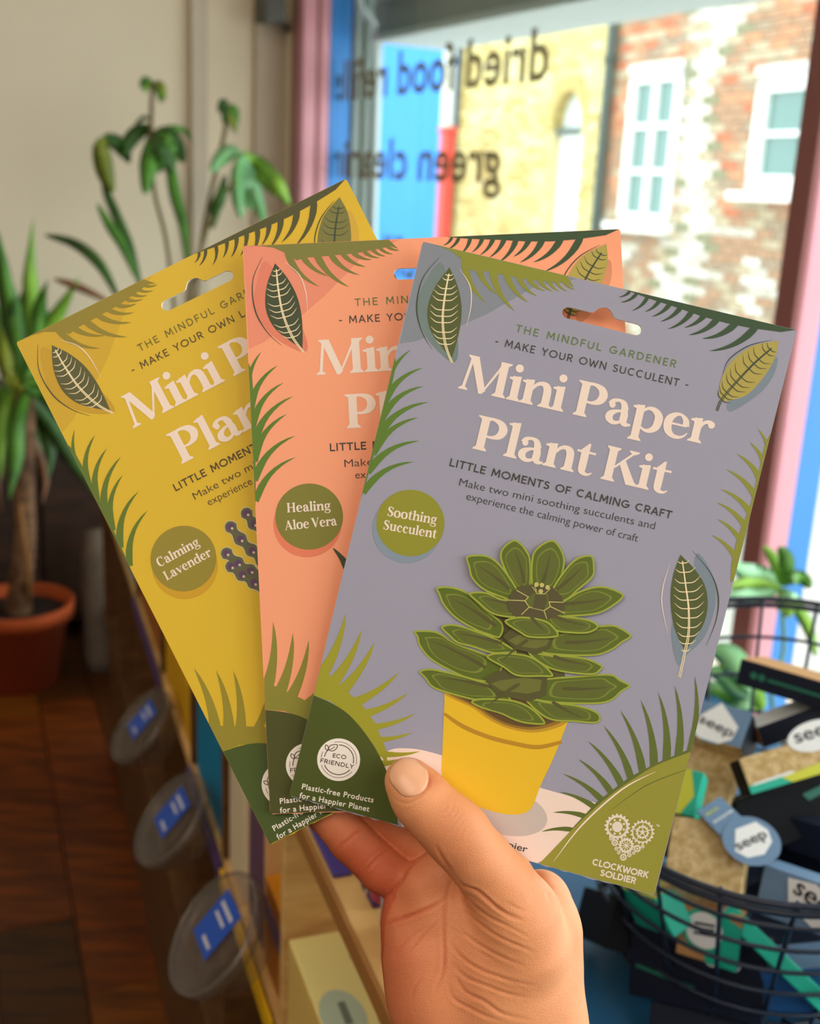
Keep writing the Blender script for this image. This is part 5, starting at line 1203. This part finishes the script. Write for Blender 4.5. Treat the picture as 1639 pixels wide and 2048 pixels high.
slab('sponge_carton', 'navy carton with white house-shaped label just inside the front rim', (1528, 1728, .036), (1700, 1786, .036), (1500, 1822, .066), .035, [slate, navy], [0, 0, 0, 1, 1, 1], d8)
slab('sponge_carton', 'narrow bright teal carton slanting down behind front wires', (1462, 1806, .058), (1665, 2000, .120), (1440, 1834, .066), .02, [teal, offw], [0, 0, 0, 0, 0, 1], None)
def d10(fn, root, asp):
    def f(A):
        A.poly([(.55, 0), (1, .2), (1, 1), (.5, 1.0), (.35, .5)], 3, teal)
        oval(A, .42, .42, .36, asp, 4, teal); oval(A, .42, .42, .30, asp, 5, offw)
        for i in range(3): A.poly([(.26, .30 + .09 * i), (.58, .26 + .09 * i), (.58, .31 + .09 * i), (.26, .35 + .09 * i)], 6, ink_d)
    dec_mesh(fn, root, 'printed_label', f)
slab('sponge_carton', 'tan carton with round white and teal label below the front rim', (1362, 1800, .064), (1486, 1836, .064), (1346, 1905, .094), .03, [kraft, navy], [0, 0, 0, 1, 1, 1], d10)
def d11(fn, root, asp):
    def f(A):
        for x in (.62, .78): oval(A, x, .28, .05, asp, 3, offw); oval(A, x, .28, .036, asp, 4, navy)
        A.poly([(.05, .55), (.5, .68), (.5, .73), (.05, .60)], 3, dkgreen)
    dec_mesh(fn, root, 'printed_icons', f)
slab('sponge_carton', 'wide navy carton with two pale rings low in basket', (1262, 1842, .094), (1530, 1900, .094), (1262, 1990, .142), .03, [navy], [0] * 6, d11)
slab('sponge_carton', 'black carton at the near left of basket behind the wrist', (1168, 1772, .070), (1234, 1790, .070), (1172, 1880, .11), .02, [black, dkgreen], [0, 0, 1, 0, 0, 0])
slab('sponge_carton', 'teal and lime carton under the bottom corner of blue grey packet', (1236, 1774, .040), (1308, 1798, .040), (1242, 1838, .060), .02, [teal, lime], [0, 1, 1, 0, 0, 0])
slab('sponge_carton', 'mid blue carton at bottom right behind front wires', (1520, 1945, .108), (1700, 1930, .100), (1510, 2040, .140), .03, [blu, slate], [0, 0, 1, 1, 0, 1])
slab('sponge_carton', 'navy blue carton standing at the foot of basket front', (1300, 2000, .150), (1500, 2025, .150), (1310, 2090, .168), .015, [navy, dkgreen], [0, 0, 0, 0, 0, 1])

for k_, (x, y, z, a, b, h_, ang_, lb) in enumerate(((.235, .80, TZ + .012, .070, .10, .045, .3, 'dark navy carton lying on the basket floor at left'), (.32, .79, TZ + .012, .07, .11, .04, -.2, 'dark navy carton lying on the basket floor in the middle'), (.30, .86, TZ + .060, .12, .07, .035, .5, 'dark navy carton in the second layer of the basket'), (.362, .835, TZ + .062, .055, .08, .045, .9, 'dark navy carton at the right of the basket, second layer'), (.36, .80, TZ + .110, .075, .05, .03, -.5, 'dark navy carton highest at the right side of the basket'))):
    r_ = thing('sponge_carton', lb, 'box', (x, y, z)); u_ = np.array([math.cos(ang_), math.sin(ang_), 0]) * a; v_ = np.array([-math.sin(ang_), math.cos(ang_), 0]) * b
    bevel(G().box(np.array([x, y, z]) - u_ / 2 - v_ / 2, u_, v_, ZU * h_).make('carton_body', navy, r_), .001)

# ------------------------------------------------------------------ wooden shelf unit beside the aisle
unit = thing('shelf_unit', 'wooden shelf unit with open compartments beside the aisle', 'shelves', US(.25, 1.4, 0))
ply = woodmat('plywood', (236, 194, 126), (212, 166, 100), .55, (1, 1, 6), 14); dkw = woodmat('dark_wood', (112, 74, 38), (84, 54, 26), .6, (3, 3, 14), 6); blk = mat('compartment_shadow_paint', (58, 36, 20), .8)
S_END = 2.62
bevel(G().box(US(.195, .34, .918), nS * .085, dS * (S_END - .34), ZU * .012).make('top_board', ply, unit), .001)
G().box(US(.192, .34, .916), nS * .003, dS * (S_END - .34), ZU * .016).make('edge_strip', mat('edge_wood', (168, 116, 58), .6), unit)
bevel(G().box(US(.197, .34, .668), nS * .08, dS * (S_END - .34), ZU * .012).make('shelf', ply, unit), .001)
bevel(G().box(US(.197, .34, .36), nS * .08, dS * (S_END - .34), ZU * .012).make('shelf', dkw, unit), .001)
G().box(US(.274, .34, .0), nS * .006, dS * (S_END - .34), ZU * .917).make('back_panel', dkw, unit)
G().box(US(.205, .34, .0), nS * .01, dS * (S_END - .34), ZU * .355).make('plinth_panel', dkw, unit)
for s_ in (.34, .795, 1.07, 1.285, 1.57, 1.90, 2.25, S_END - .012):
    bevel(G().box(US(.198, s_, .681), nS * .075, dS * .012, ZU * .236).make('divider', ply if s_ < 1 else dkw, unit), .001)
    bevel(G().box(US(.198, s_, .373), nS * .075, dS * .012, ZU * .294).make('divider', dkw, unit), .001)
ylw = mat('price_strip_yellow', (242, 190, 20), .5); pur = mat('price_strip_purple', (92, 70, 120), .5)
for a, b_, m_ in ((.40, .70, ylw), (.71, .80, pur), (.81, 1.05, ylw), (1.06, 1.28, pur), (1.56, 1.9, pur)): G().box(US(.190, a, .664), nS * .004, dS * (b_ - a), ZU * .02).make('price_strip', m_, unit)
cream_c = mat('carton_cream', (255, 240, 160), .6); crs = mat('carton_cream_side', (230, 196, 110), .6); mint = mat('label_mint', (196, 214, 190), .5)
def carton(name, label, s0, s1, w0, w1, z0, z1, mats, ms, group=None):
    root = thing(name, label, 'box', US((w0 + w1) / 2, (s0 + s1) / 2, z0), group)
    bevel(G().box(US(w0, s0, z0), nS * (w1 - w0), dS * (s1 - s0), ZU * (z1 - z0), ms=ms).make('carton_body', mats, root), .0015); return root
# face order: bottom, top, near end, right, far end, left
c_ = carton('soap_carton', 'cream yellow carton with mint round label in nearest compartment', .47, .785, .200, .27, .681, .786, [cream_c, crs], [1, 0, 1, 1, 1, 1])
fn = lambda x, y, h: US(x, y, .786 + h)
A = Art(fn, .0002); A.poly([(.2185 + .0175 * math.cos(t), .685 + .03 * math.sin(t)) for t in [2 * math.pi * i / 30 for i in range(30)]], 2, mint)
A.poly([(.218, .675), (.224, .675), (.224, .70), (.218, .70)], 3, mat('print_grey_ink', (120, 130, 118), .6)); A.make('round_label', c_)
A = Art(fn, .0002); grn = mat('print_leaf_green', (106, 120, 60), .6)
for i in range(7): A.poly([(.247 + .003 * math.cos(t) * (1 if i % 2 else 1.4), .52 + .038 * i + .008 * math.sin(t)) for t in [2 * math.pi * k / 8 for k in range(8)]], 2, grn)
A.make('printed_leaves', c_)
wht = mat('carton_pale', (232, 214, 180), .6); org = mat('carton_orange', (236, 152, 22), .55); plum = mat('carton_plum', (110, 78, 104), .6); brn = mat('carton_amber', (176, 104, 30), .6); skyb = mat('carton_sky', (0, 140, 190), .5); yel = mat('carton_yellow', (232, 176, 16), .55); mag = mat('carton_magenta', (168, 40, 90), .55)
carton('tea_carton', 'pale carton with plum edge in second compartment, hindmost', .985, 1.062, .203, .27, .681, .872, [wht, plum], [0, 0, 0, 1, 0, 0], 'tea cartons in second compartment')
carton('tea_carton', 'peach fronted carton with plum side, middle of second compartment', .905, .975, .206, .27, .681, .825, [mat('carton_peach', (236, 190, 126), .6), plum], [0, 0, 0, 1, 0, 1], 'tea cartons in second compartment')
t3 = carton('tea_carton', 'orange carton with purple band, nearest in second compartment',   .82, .895, .205, .27, .681, .775, [org, brn], [0, 0, 1, 1, 0, 1], 'tea cartons in second compartment')
G().box(US(.2045, .8165, .735), nS * .06, dS * .003, ZU * .02).make('purple_band', pur, t3)
G().box(US(.2035, .8145, .735), nS * .0015, dS * .08, ZU * .02).make('purple_band', pur, t3)
tt = thing('magenta_lid', 'small magenta lid on the pale carton', 'lid', US(.235, 1.02, .872)); G().lathe(US(.235, 1.02, .8722), ZU, [(0, .018), (.017, .018), (.019, .015), (.019, 0), (0, 0)], 20).make('lid_disc', mag, tt)
carton('snack_carton', 'bright sky blue carton in third compartment', 1.09, 1.275, .203, .27, .681, .80, [skyb], [0] * 6)
carton('snack_carton', 'yellow carton in fourth compartment', 1.305, 1.56, .203, .27, .681, .765, [yel, brn], [0, 0, 1, 0, 0, 0])
carton('snack_carton', 'amber carton in fifth compartment', 1.60, 1.88, .203, .27, .681, .80, [brn], [0] * 6)
carton('snack_carton', 'small sky blue carton in sixth compartment', 1.95, 2.15, .203, .27, .681, .82, [skyb, brn], [0, 0, 1, 0, 0, 0])
# printed packs on the top board
def floral(name, a, b_, c, sc):
    m = bpy.data.materials.new(name); m.use_nodes = True; nt = m.node_tree; b = nt.nodes['Principled BSDF']; tc = nt.nodes.new('ShaderNodeTexCoord'); v = nt.nodes.new('ShaderNodeTexVoronoi'); v.inputs['Scale'].default_value = sc
    r = nt.nodes.new('ShaderNodeValToRGB'); r.color_ramp.interpolation = 'CONSTANT'; e = r.color_ramp.elements; e[0].color = (*s2l(a), 1); e[1].position = .33; e[1].color = (*s2l(b_), 1); q = e.new(.55); q.color = (*s2l(c), 1); q = e.new(.75); q.color = (*s2l(a), 1)
    nt.links.new(tc.outputs['Object'], v.inputs['Vector']); nt.links.new(v.outputs['Color'], r.inputs[0]); nt.links.new(r.outputs[0], b.inputs['Base Color']); return m
fl1 = floral('floral_purple', (70, 44, 96), (190, 172, 164), (170, 62, 84), 70); fl2 = floral('floral_dark', (52, 32, 84), (150, 60, 84), (176, 160, 170), 55)
prn = 'printed soap packs on top of the shelf unit'
carton('soap_pack', 'purple floral printed pack on top board nearest the wrist', .40, .60, .214, .276, .9305, .975, [fl2], [0] * 6, prn)
carton('soap_pack', 'grey and red floral printed pack second along top board', .615, .76, .214, .276, .9305, .99, [fl1], [0] * 6, prn)
carton('soap_pack', 'white pack with dark blue print behind the floral packs', .79, .90, .216, .276, .9305, .975, [offw, mat('carton_darkblue', (44, 54, 100), .5)], [0, 0, 1, 0, 0, 0], prn)
carton('soap_pack', 'kraft pack with deep blue side behind the white pack', .93, 1.2, .214, .276, .9305, .965, [ply, mat('carton_violet', (74, 60, 140), .5)], [0, 0, 0, 0, 0, 1], prn)
carton('soap_pack', 'flat violet edged card lying along edge of top board', .655, .92, .198, .212, .9305, .935, [mat('carton_violet', (74, 60, 140), .5)], [0] * 6)
for i, (s_, h_, cc, lb) in enumerate(((1.45, .16, (150, 108, 62), 'brown paper bag on far half of shelf unit, nearest one'), (1.72, .2, (120, 84, 52), 'taller brown paper bag on far half of shelf unit'), (2.05, .17, (170, 128, 84), 'light brown paper bag at far end of shelf unit'), (2.35, .2, (90, 60, 40), 'dark brown paper bag at the far end of shelf unit'))):
    r_ = thing('paper_bag', lb, 'bag', US(.24, s_, .9305)); m_ = mat('paper_bag_%d' % i, cc, .8, var=.2, scale=30)
    V = []; 
    for (zz, f, sh2) in ((0, 1, 0), (h_ * .5, .96, .004), (h_ * .85, .8, -.004), (h_, .55, .006)):
        for (x, y) in ((-.05, -.09), (.05, -.09), (.05, .09), (-.05, .09)): V.append(US(.240 + x * .7 * f + sh2, s_ + y * (.6 + .4 * f), .9305 + zz))
    Fc = [(3, 2, 1, 0), (12, 13, 14, 15)] + [(4 * k + j, 4 * k + (j + 1) % 4, 4 * k + 4 + (j + 1) % 4, 4 * k + 4 + j) for k in range(3) for j in range(4)]
    bevel(mesh('bag_body', V, Fc, m_, r_), .003)
# clear dispensers with blue labels hung on the aisle side
clear = glassmat('clear_plastic', (236, 232, 228), .06, .3); _nt = clear.node_tree; _df = _nt.nodes.new('ShaderNodeBsdfDiffuse'); _df.inputs[0].default_value = (.5, .46, .42, 1); _m2 = _nt.nodes.new('ShaderNodeMixShader'); _m2.inputs[0].default_value = .10
_o = [n for n in _nt.nodes if n.type == 'OUTPUT_MATERIAL'][0]; _p = _o.inputs[0].links[0].from_socket; _nt.links.new(_p, _m2.inputs[1]); _nt.links.new(_df.outputs[0], _m2.inputs[2]); _nt.links.new(_m2.outputs[0], _o.inputs[0]); lab = mat('label_blue', (34, 84, 190), .5); labw = mat('label_print', (206, 204, 214), .5)
for i, (px, py, rr, lb) in enumerate(((283, 1452, .056, 'clear round dispenser with blue label farthest along aisle'), (343, 1640, .056, 'clear round dispenser with blue label, middle one'), (432, 1868, .056, 'clear round dispenser with blue label nearest to eye'))):
    c = onpl(px, py, nS, .150); ax = -nS * .74 + ZU * .66 + dS * -.05; ax /= np.linalg.norm(ax)
    d_ = thing('clear_dispenser', lb, 'dispenser', c - ZU * .056, 'clear dispensers on the aisle side')
    ux = np.cross(ax, ZU); ux /= np.linalg.norm(ux); uy = np.cross(ux, ax)
    if ux.dot(dS) < 0: ux = -ux
    G().lathe(c, ax, [(rr * .8, -.032), (rr * .86, -.02), (rr * .9, -.004)], 40).make('tub', clear, d_, True)
    G().lathe(c, ax, [(rr * .92, -.006), (rr, -.006), (rr, .004), (rr * .93, .005), (rr * .90, .002), (rr * .6, .0035), (0, .004)], 48).make('lid', clear, d_, True)
    G().tube([c + ax * .004 + rr * .97 * (math.cos(a) * ux + math.sin(a) * uy) for a in [2 * math.pi * k / 48 for k in range(48)]], .0022, 6, closed=True).make('lid_rim', clear, d_, True)
    fn = lambda x, y, h, c=c, ux=ux, uy=uy, ax=ax: c + ux * x + uy * y + ax * (.006 + h)
    A = Art(fn, .0003); hw, hh = .022, .024; oy = .008
    A.poly([(-hw, oy - hh), (hw, oy - hh), (hw, oy + hh), (-hw, oy + hh)], 1, lab)
    for k, (y0, y1, x0, x1) in enumerate(((.5, .66, -.7, .7), (.12, .26, -.5, .6), (-.75, -.6, -.7, .2))): A.poly([(hw * x0, oy + hh * y0), (hw * x1, oy + hh * y0), (hw * x1, oy + hh * y1), (hw * x0, oy + hh * y1)], 2, labw)
    A.make('blue_label', d_, 'blue label')
# dark low cabinet against the cream wall
cab = thing('low_cabinet', 'dark brown wooden cabinet low against the cream wall behind plants', 'cabinet', P3(nW, dW, -.6, SW - .2, 0))
cw = woodmat('cabinet_wood', (66, 40, 24), (44, 26, 14), .6, (2, 2, 8), 5)
bevel(G().box(P3(nW, dW, -1.75, SW - .23, .06), nW * 2.86, dW * .19, ZU * .70).make('cabinet_body', cw, cab), .004)
bevel(G().box(P3(nW, dW, -1.77, SW - .245, .762), nW * 2.9, dW * .205, ZU * .025).make('cabinet_top', cw, cab), .004)
for i in range(5): 
    dr_ = bevel(G().box(P3(nW, dW, -1.73 + .565 * i, SW - .243, .09), nW * .55, dW * .012, ZU * .64).make('door', cw, cab), .003)
    G().tube([P3(nW, dW, -1.73 + .565 * i + .50, SW - .25, .40), P3(nW, dW, -1.73 + .565 * i + .50, SW - .25, .50)], .006, 8).make('handle', spm, dr_, True)
for i in range(6): bevel(G().box(P3(nW, dW, -1.72 + .55 * i, SW - .2, 0), nW * .05, dW * .05, ZU * .06).make('foot', cw, cab), .003)
gb = thing('grey_bag', 'dull grey cloth bag standing behind the terracotta pot', 'bag', zpl(202, 1338, 0))
c = zpl(202, 1338, 0)
G().lathe(c, ZU, [(0, .001), (.04, .001), (.047, .05), (.046, .2), (.042, .36), (.03, .42), (0, .425)], 20).make('bag_body', mat('bag_grey', (112, 96, 82), .9, var=.2, scale=20), gb, True)

# ------------------------------------------------------------------ plants
def blade(root, P, wmm, m, name='leaf', fold=.25, prof=None, face=None, sag=0):
    """a leaf along the 3-D points P, widest near its middle, folded on its midrib"""
    P = [np.array(p, float) for p in P]; Q = cr(P, 4); n = len(Q); V = []; Fc = []
    for i, q in enumerate(Q):
        t = Q[min(i + 1, n - 1)] - Q[max(i - 1, 0)]; t /= np.linalg.norm(t) + 1e-9; vw = (face if face is not None else (q - C0)); vw = vw / np.linalg.norm(vw)
        sd = np.cross(t, vw); sd /= np.linalg.norm(sd) + 1e-9; nn = np.cross(sd, t); u = i / (n - 1)
        w_ = wmm / 2000 * (prof(u) if prof else math.sin(math.pi * min(1, u * .92 + .04)) ** .8)
        w_ = max(w_, .0004)
        V += [q + sd * w_ + nn * w_ * fold, q, q - sd * w_ + nn * w_ * fold, q + nn * .0006]
    for i in range(n - 1):
        a, b = 4 * i, 4 * i + 4; Fc += [(a, b, b + 1, a + 1), (a + 1, b + 1, b + 2, a + 2), (a + 3, b + 3, b, a), (a + 2, b + 2, b + 3, a + 3)]
    return mesh(name, V, Fc, m, root, smooth=True)
def leafm(name, a, b_): 
    m = mat(name, a, .42, .45, rgb2=b_, scale=12)
    return m
L1, L2, L3 = leafm('leaf_green', (96, 156, 48), (64, 118, 34)), leafm('leaf_dark', (62, 108, 36), (46, 80, 26)), leafm('leaf_bright', (150, 200, 70), (116, 172, 52))
L4, L5, LB = leafm('leaf_olive', (150, 160, 50), (118, 130, 40)), leafm('leaf_pale', (168, 226, 176), (136, 208, 132)), leafm('leaf_dry', (150, 96, 58), (110, 70, 40))
terr = mat('terracotta', (188, 84, 40), .75, .2, var=.12, scale=6); soil = mat('soil', (40, 26, 18), .95, bump=.6, bscale=90)
pb = zpl(44, 1362, 0); Dp = 2.96
dr = thing('potted_dracaena', 'strappy green plant with ringed brown trunk in terracotta pot', 'plant', pb)
G().lathe(pb, ZU, [(0, .001), (.098, .001), (.134, .20), (.148, .20), (.151, .242), (.140, .242), (.132, .21), (.13, .2)], 40).make('pot', terr, dr, True)
G().disc(pb + ZU * .209, ZU, .131, 30).make('soil', soil, dr)
trm = mat('trunk_bark', (146, 108, 76), .85, rgb2=(92, 62, 42), scale=20, bump=.5, bscale=60)
tr = [pb + ZU * .215 + (at(48, 1050, Dp) - at(48, 1050, Dp)), at(50, 1080, Dp + .085), at(48, 960, Dp + .05), at(50, 850, Dp + .02), at(46, 760, Dp)]
TP = cr(tr, 24); TPr = [.027 + .0035 * math.sin(i * 2.1) + .008 * max(0, 1 - i / 20) for i in range(len(TP))]
G().tube(TP, TPr, 14).make('trunk', trm, dr, True)
G().tube([pb + np.array([.03, .0, .215]), at(56, 1130, Dp + .05), at(40, 1010, Dp + .0)], [.006, .006, .005], 8).make('support_cane', mat('cane', (170, 116, 60), .6), dr, True)
strap = lambda u: (.55 + .45 * math.sin(math.pi * min(1, u * 1.1))) * (1 - max(0, u - .6) / .4) ** .8 if u < .999 else 0
DL = [([(46, 770), (22, 660), (2, 520), (-14, 440)], L2, 0), ([(50, 760), (62, 620), (60, 540), (66, 436)], L3, .02), ([(46, 760), (30, 640), (14, 570), (0, 470)], L1, -.03), ([(54, 760), (84, 690), (120, 620), (160, 552)], L3, -.04),
      ([(52, 770), (76, 700), (100, 640), (132, 600)], L1, .03), ([(46, 780), (10, 720), (-30, 690), (-60, 700)], L1, 0), ([(50, 770), (50, 690), (44, 620), (52, 560)], L1, .04), ([(40, 770), (14, 690), (0, 640), (-16, 600)], L3, .05),
      ([(55, 770), (110, 740), (150, 760), (186, 820)], L2, 0), ([(55, 780), (90, 790), (130, 840), (160, 900)], L1, -.03), ([(44, 780), (20, 800), (4, 870), (2, 960)], L3, -.03), ([(40, 785), (0, 790), (-20, 860), (-30, 930)], L1, 0),
      ([(56, 780), (84, 830), (100, 900), (96, 960)], L2, .02), ([(52, 790), (66, 850), (74, 900), (66, 940)], L1, .04), ([(50, 790), (34, 850), (30, 930), (18, 1000)], L1, -.05), ([(48, 790), (100, 850), (150, 930), (196, 1000)], L2, .02),
      ([(54, 770), (120, 690), (180, 670), (240, 680)], L2, .05), ([(50, 765), (90, 720), (160, 715), (226, 740)], L1, .02), ([(48, 770), (28, 720), (24, 640), (30, 590)], L2, -.02), ([(50, 775), (74, 680), (80, 610), (96, 560)], L1, -.05),
      ([(44, 790), (10, 840), (-6, 930), (4, 1030)], LB, .03), ([(50, 800), (60, 870), (90, 950), (84, 1010)], LB, .03), ([(46, 770), (0, 700), (-20, 620), (-30, 560)], L1, .02), ([(46, 780), (20, 750), (6, 700), (2, 650)], L4, -.06), ([(52, 770), (96, 760), (120, 800), (130, 870)], L1, -.06)]
for pts, m_, dd in DL:
    k = len(pts); blade(dr, [at(x, y, Dp - .02 + dd * (i + 1) / k * 2 + .05 * math.sin(i)) for i, (x, y) in enumerate(pts)], 44 if m_ is not LB else 30, m_, prof=strap, fold=.35)
# second plant, tall, between the first and the window
p2 = US(.38, 3.02, 0); D2 = 2.98
sf = thing('tall_houseplant', 'tall plant with drooping fingered leaves against the cream wall', 'plant', p2)
G().lathe(p2, ZU, [(0, .001), (.09, .001), (.115, .2), (.125, .2), (.127, .235), (.116, .235), (.11, .2)], 36).make('pot', mat('pot_grey', (120, 112, 100), .7), sf, True)
G().disc(p2 + ZU * .205, ZU, .109, 30).make('soil', soil, sf)
stm = mat('stem_brown', (110, 96, 56), .7)
top = p2 + ZU * .205
for pts in ([(372, 900), (350, 640), (332, 480), (308, 380), (302, 260), (305, 168)], [(400, 900), (392, 640), (404, 480), (432, 340), (448, 270), (455, 214)], [(380, 900), (372, 640), (420, 440), (470, 360), (482, 308)]):
    G().tube(cr([top] + [at(x, y, D2) for x, y in pts], 4), .006, 8).make('stem', stm, sf, True)
SL = [([(305, 166), (290, 160), (281, 176)], L1, 16), ([(305, 166), (322, 172), (329, 202)], L4, 18), ([(305, 166), (296, 168), (288, 186)], L3, 14), ([(305, 168), (316, 180), (322, 206)], L1, 14), ([(302, 238), (286, 236), (270, 250)], L2, 10),
      ([(306, 256), (280, 262), (258, 284), (246, 318)], L2, 34), ([(306, 260), (302, 300), (296, 340), (290, 388)], L1, 40), ([(310, 260), (318, 290), (332, 320), (344, 352)], L2, 34), ([(314, 258), (340, 268), (358, 296), (366, 326)], L2, 30), ([(318, 256), (350, 256), (372, 264), (383, 282)], L1, 14), ([(308, 262), (318, 292), (322, 316), (318, 346)], L2, 30), ([(312, 258), (334, 280), (344, 310), (350, 330)], L1, 26),
      ([(207, 274), (202, 300), (212, 350), (226, 384)], L4, 40), ([(207, 272), (226, 280), (246, 296), (258, 326)], L2, 30), ([(246, 318), (230, 300), (214, 284), (207, 272)], L2, 8),
      ([(286, 600), (262, 500), (232, 430), (212, 380), (207, 330)], L2, 22), ([(274, 560), (244, 490), (218, 450), (195, 408)], L1, 22), ([(376, 540), (366, 450), (350, 390), (338, 320), (330, 290)], L1, 26), ([(424, 458), (430, 420), (442, 390), (450, 350)], L2, 26), ([(238, 600), (200, 530), (150, 488), (90, 470)], L2, 24),
      ([(455, 212), (446, 206), (438, 226)], L2, 20), ([(455, 212), (466, 222), (472, 256)], L1, 24), ([(455, 212), (452, 222), (446, 246)], L2, 18), ([(456, 216), (462, 244), (474, 268)], L4, 14),
      ([(480, 308), (462, 304), (440, 318), (422, 344)], L5, 34), ([(480, 312), (474, 350), (476, 400), (482, 436)], L5, 30), ([(484, 312), (500, 350), (514, 400), (528, 448)], L5, 30), ([(488, 310), (520, 330), (552, 366), (578, 410)], L3, 36), ([(486, 310), (510, 340), (534, 366), (556, 392)], L3, 30), ([(480, 314), (486, 350), (496, 390), (500, 420)], L5, 28), ([(484, 306), (500, 316), (520, 330), (536, 350)], L3, 26)]
for pts, m_, w_ in SL:
    k = len(pts); blade(sf, [at(x, y, D2 + .04 * math.sin(x * .05 + i)) for i, (x, y) in enumerate(pts)], w_ * 1.25, m_, fold=.2)
dl = thing('dry_leaf', 'dry brown strap leaf sticking out between the two plants', 'leaf', at(160, 585, D2)); 
blade(dl, [at(108, 558, D2 - .1), at(140, 568, D2 - .1), at(175, 582, D2 - .08), at(222, 606, D2 - .05)], 22, LB, 'blade')
# plant on the window sill behind the basket
p3 = P3(nW, dW, 1.235, 1.02, SILL + .031); 
ws = thing('sill_plant', 'bright leafy plant on the window sill behind the wire basket', 'plant', p3)
G().lathe(p3, ZU, [(0, .001), (.05, .001), (.066, .12), (.07, .12), (.07, .135), (.063, .135), (.06, .11)], 30).make('pot', mat('pot_white', (226, 222, 214), .4), ws, True)
G().disc(p3 + ZU * .115, ZU, .061, 24).make('soil', soil, ws)
D3 = 1.42
for pts in ([(1545, 1420), (1566, 1300), (1560, 1175)], [(1520, 1430), (1490, 1380), (1440, 1330)]): G().tube(cr([p3 + ZU * .11] + [at(x, y, D3) for x, y in pts], 4), .0025, 8).make('stem', mat('stem_green', (110, 150, 60), .6), ws, True)
WL = [([(1562, 1172), (1556, 1140), (1544, 1115), (1526, 1092)], L3, 16), ([(1563, 1170), (1572, 1140), (1570, 1112), (1556, 1094)], L1, 20), ([(1564, 1172), (1584, 1156), (1606, 1158), (1620, 1176)], L1, 20), ([(1562, 1176), (1580, 1192), (1598, 1208), (1606, 1236)], L5, 14), ([(1560, 1176), (1530, 1152), (1494, 1146), (1462, 1130)], L5, 26),
      ([(1560, 1178), (1524, 1168), (1490, 1166), (1456, 1172)], L3, 18), ([(1562, 1180), (1596, 1220), (1618, 1262), (1630, 1312)], L3, 16), ([(1561, 1182), (1566, 1204), (1574, 1220), (1576, 1236)], L3, 22), ([(1558, 1180), (1520, 1190), (1488, 1190), (1450, 1186)], L5, 20),
      ([(1500, 1390), (1478, 1340), (1452, 1310), (1420, 1296)], L5, 36), ([(1505, 1400), (1476, 1376), (1450, 1352), (1412, 1340)], L5, 30), ([(1470, 1350), (1492, 1366), (1510, 1390), (1524, 1420)], L3, 30), ([(1480, 1400), (1450, 1392), (1420, 1380), (1400, 1366)], L1, 26), ([(1500, 1400), (1480, 1420), (1450, 1425), (1410, 1420)], L5, 26)]
for pts, m_, w_ in WL: blade(ws, [at(x, y, D3 + .02 * math.sin(x * .07 + i)) for i, (x, y) in enumerate(pts)], w_, m_, fold=.2)
# keep the bookkeeping empty out of the scene
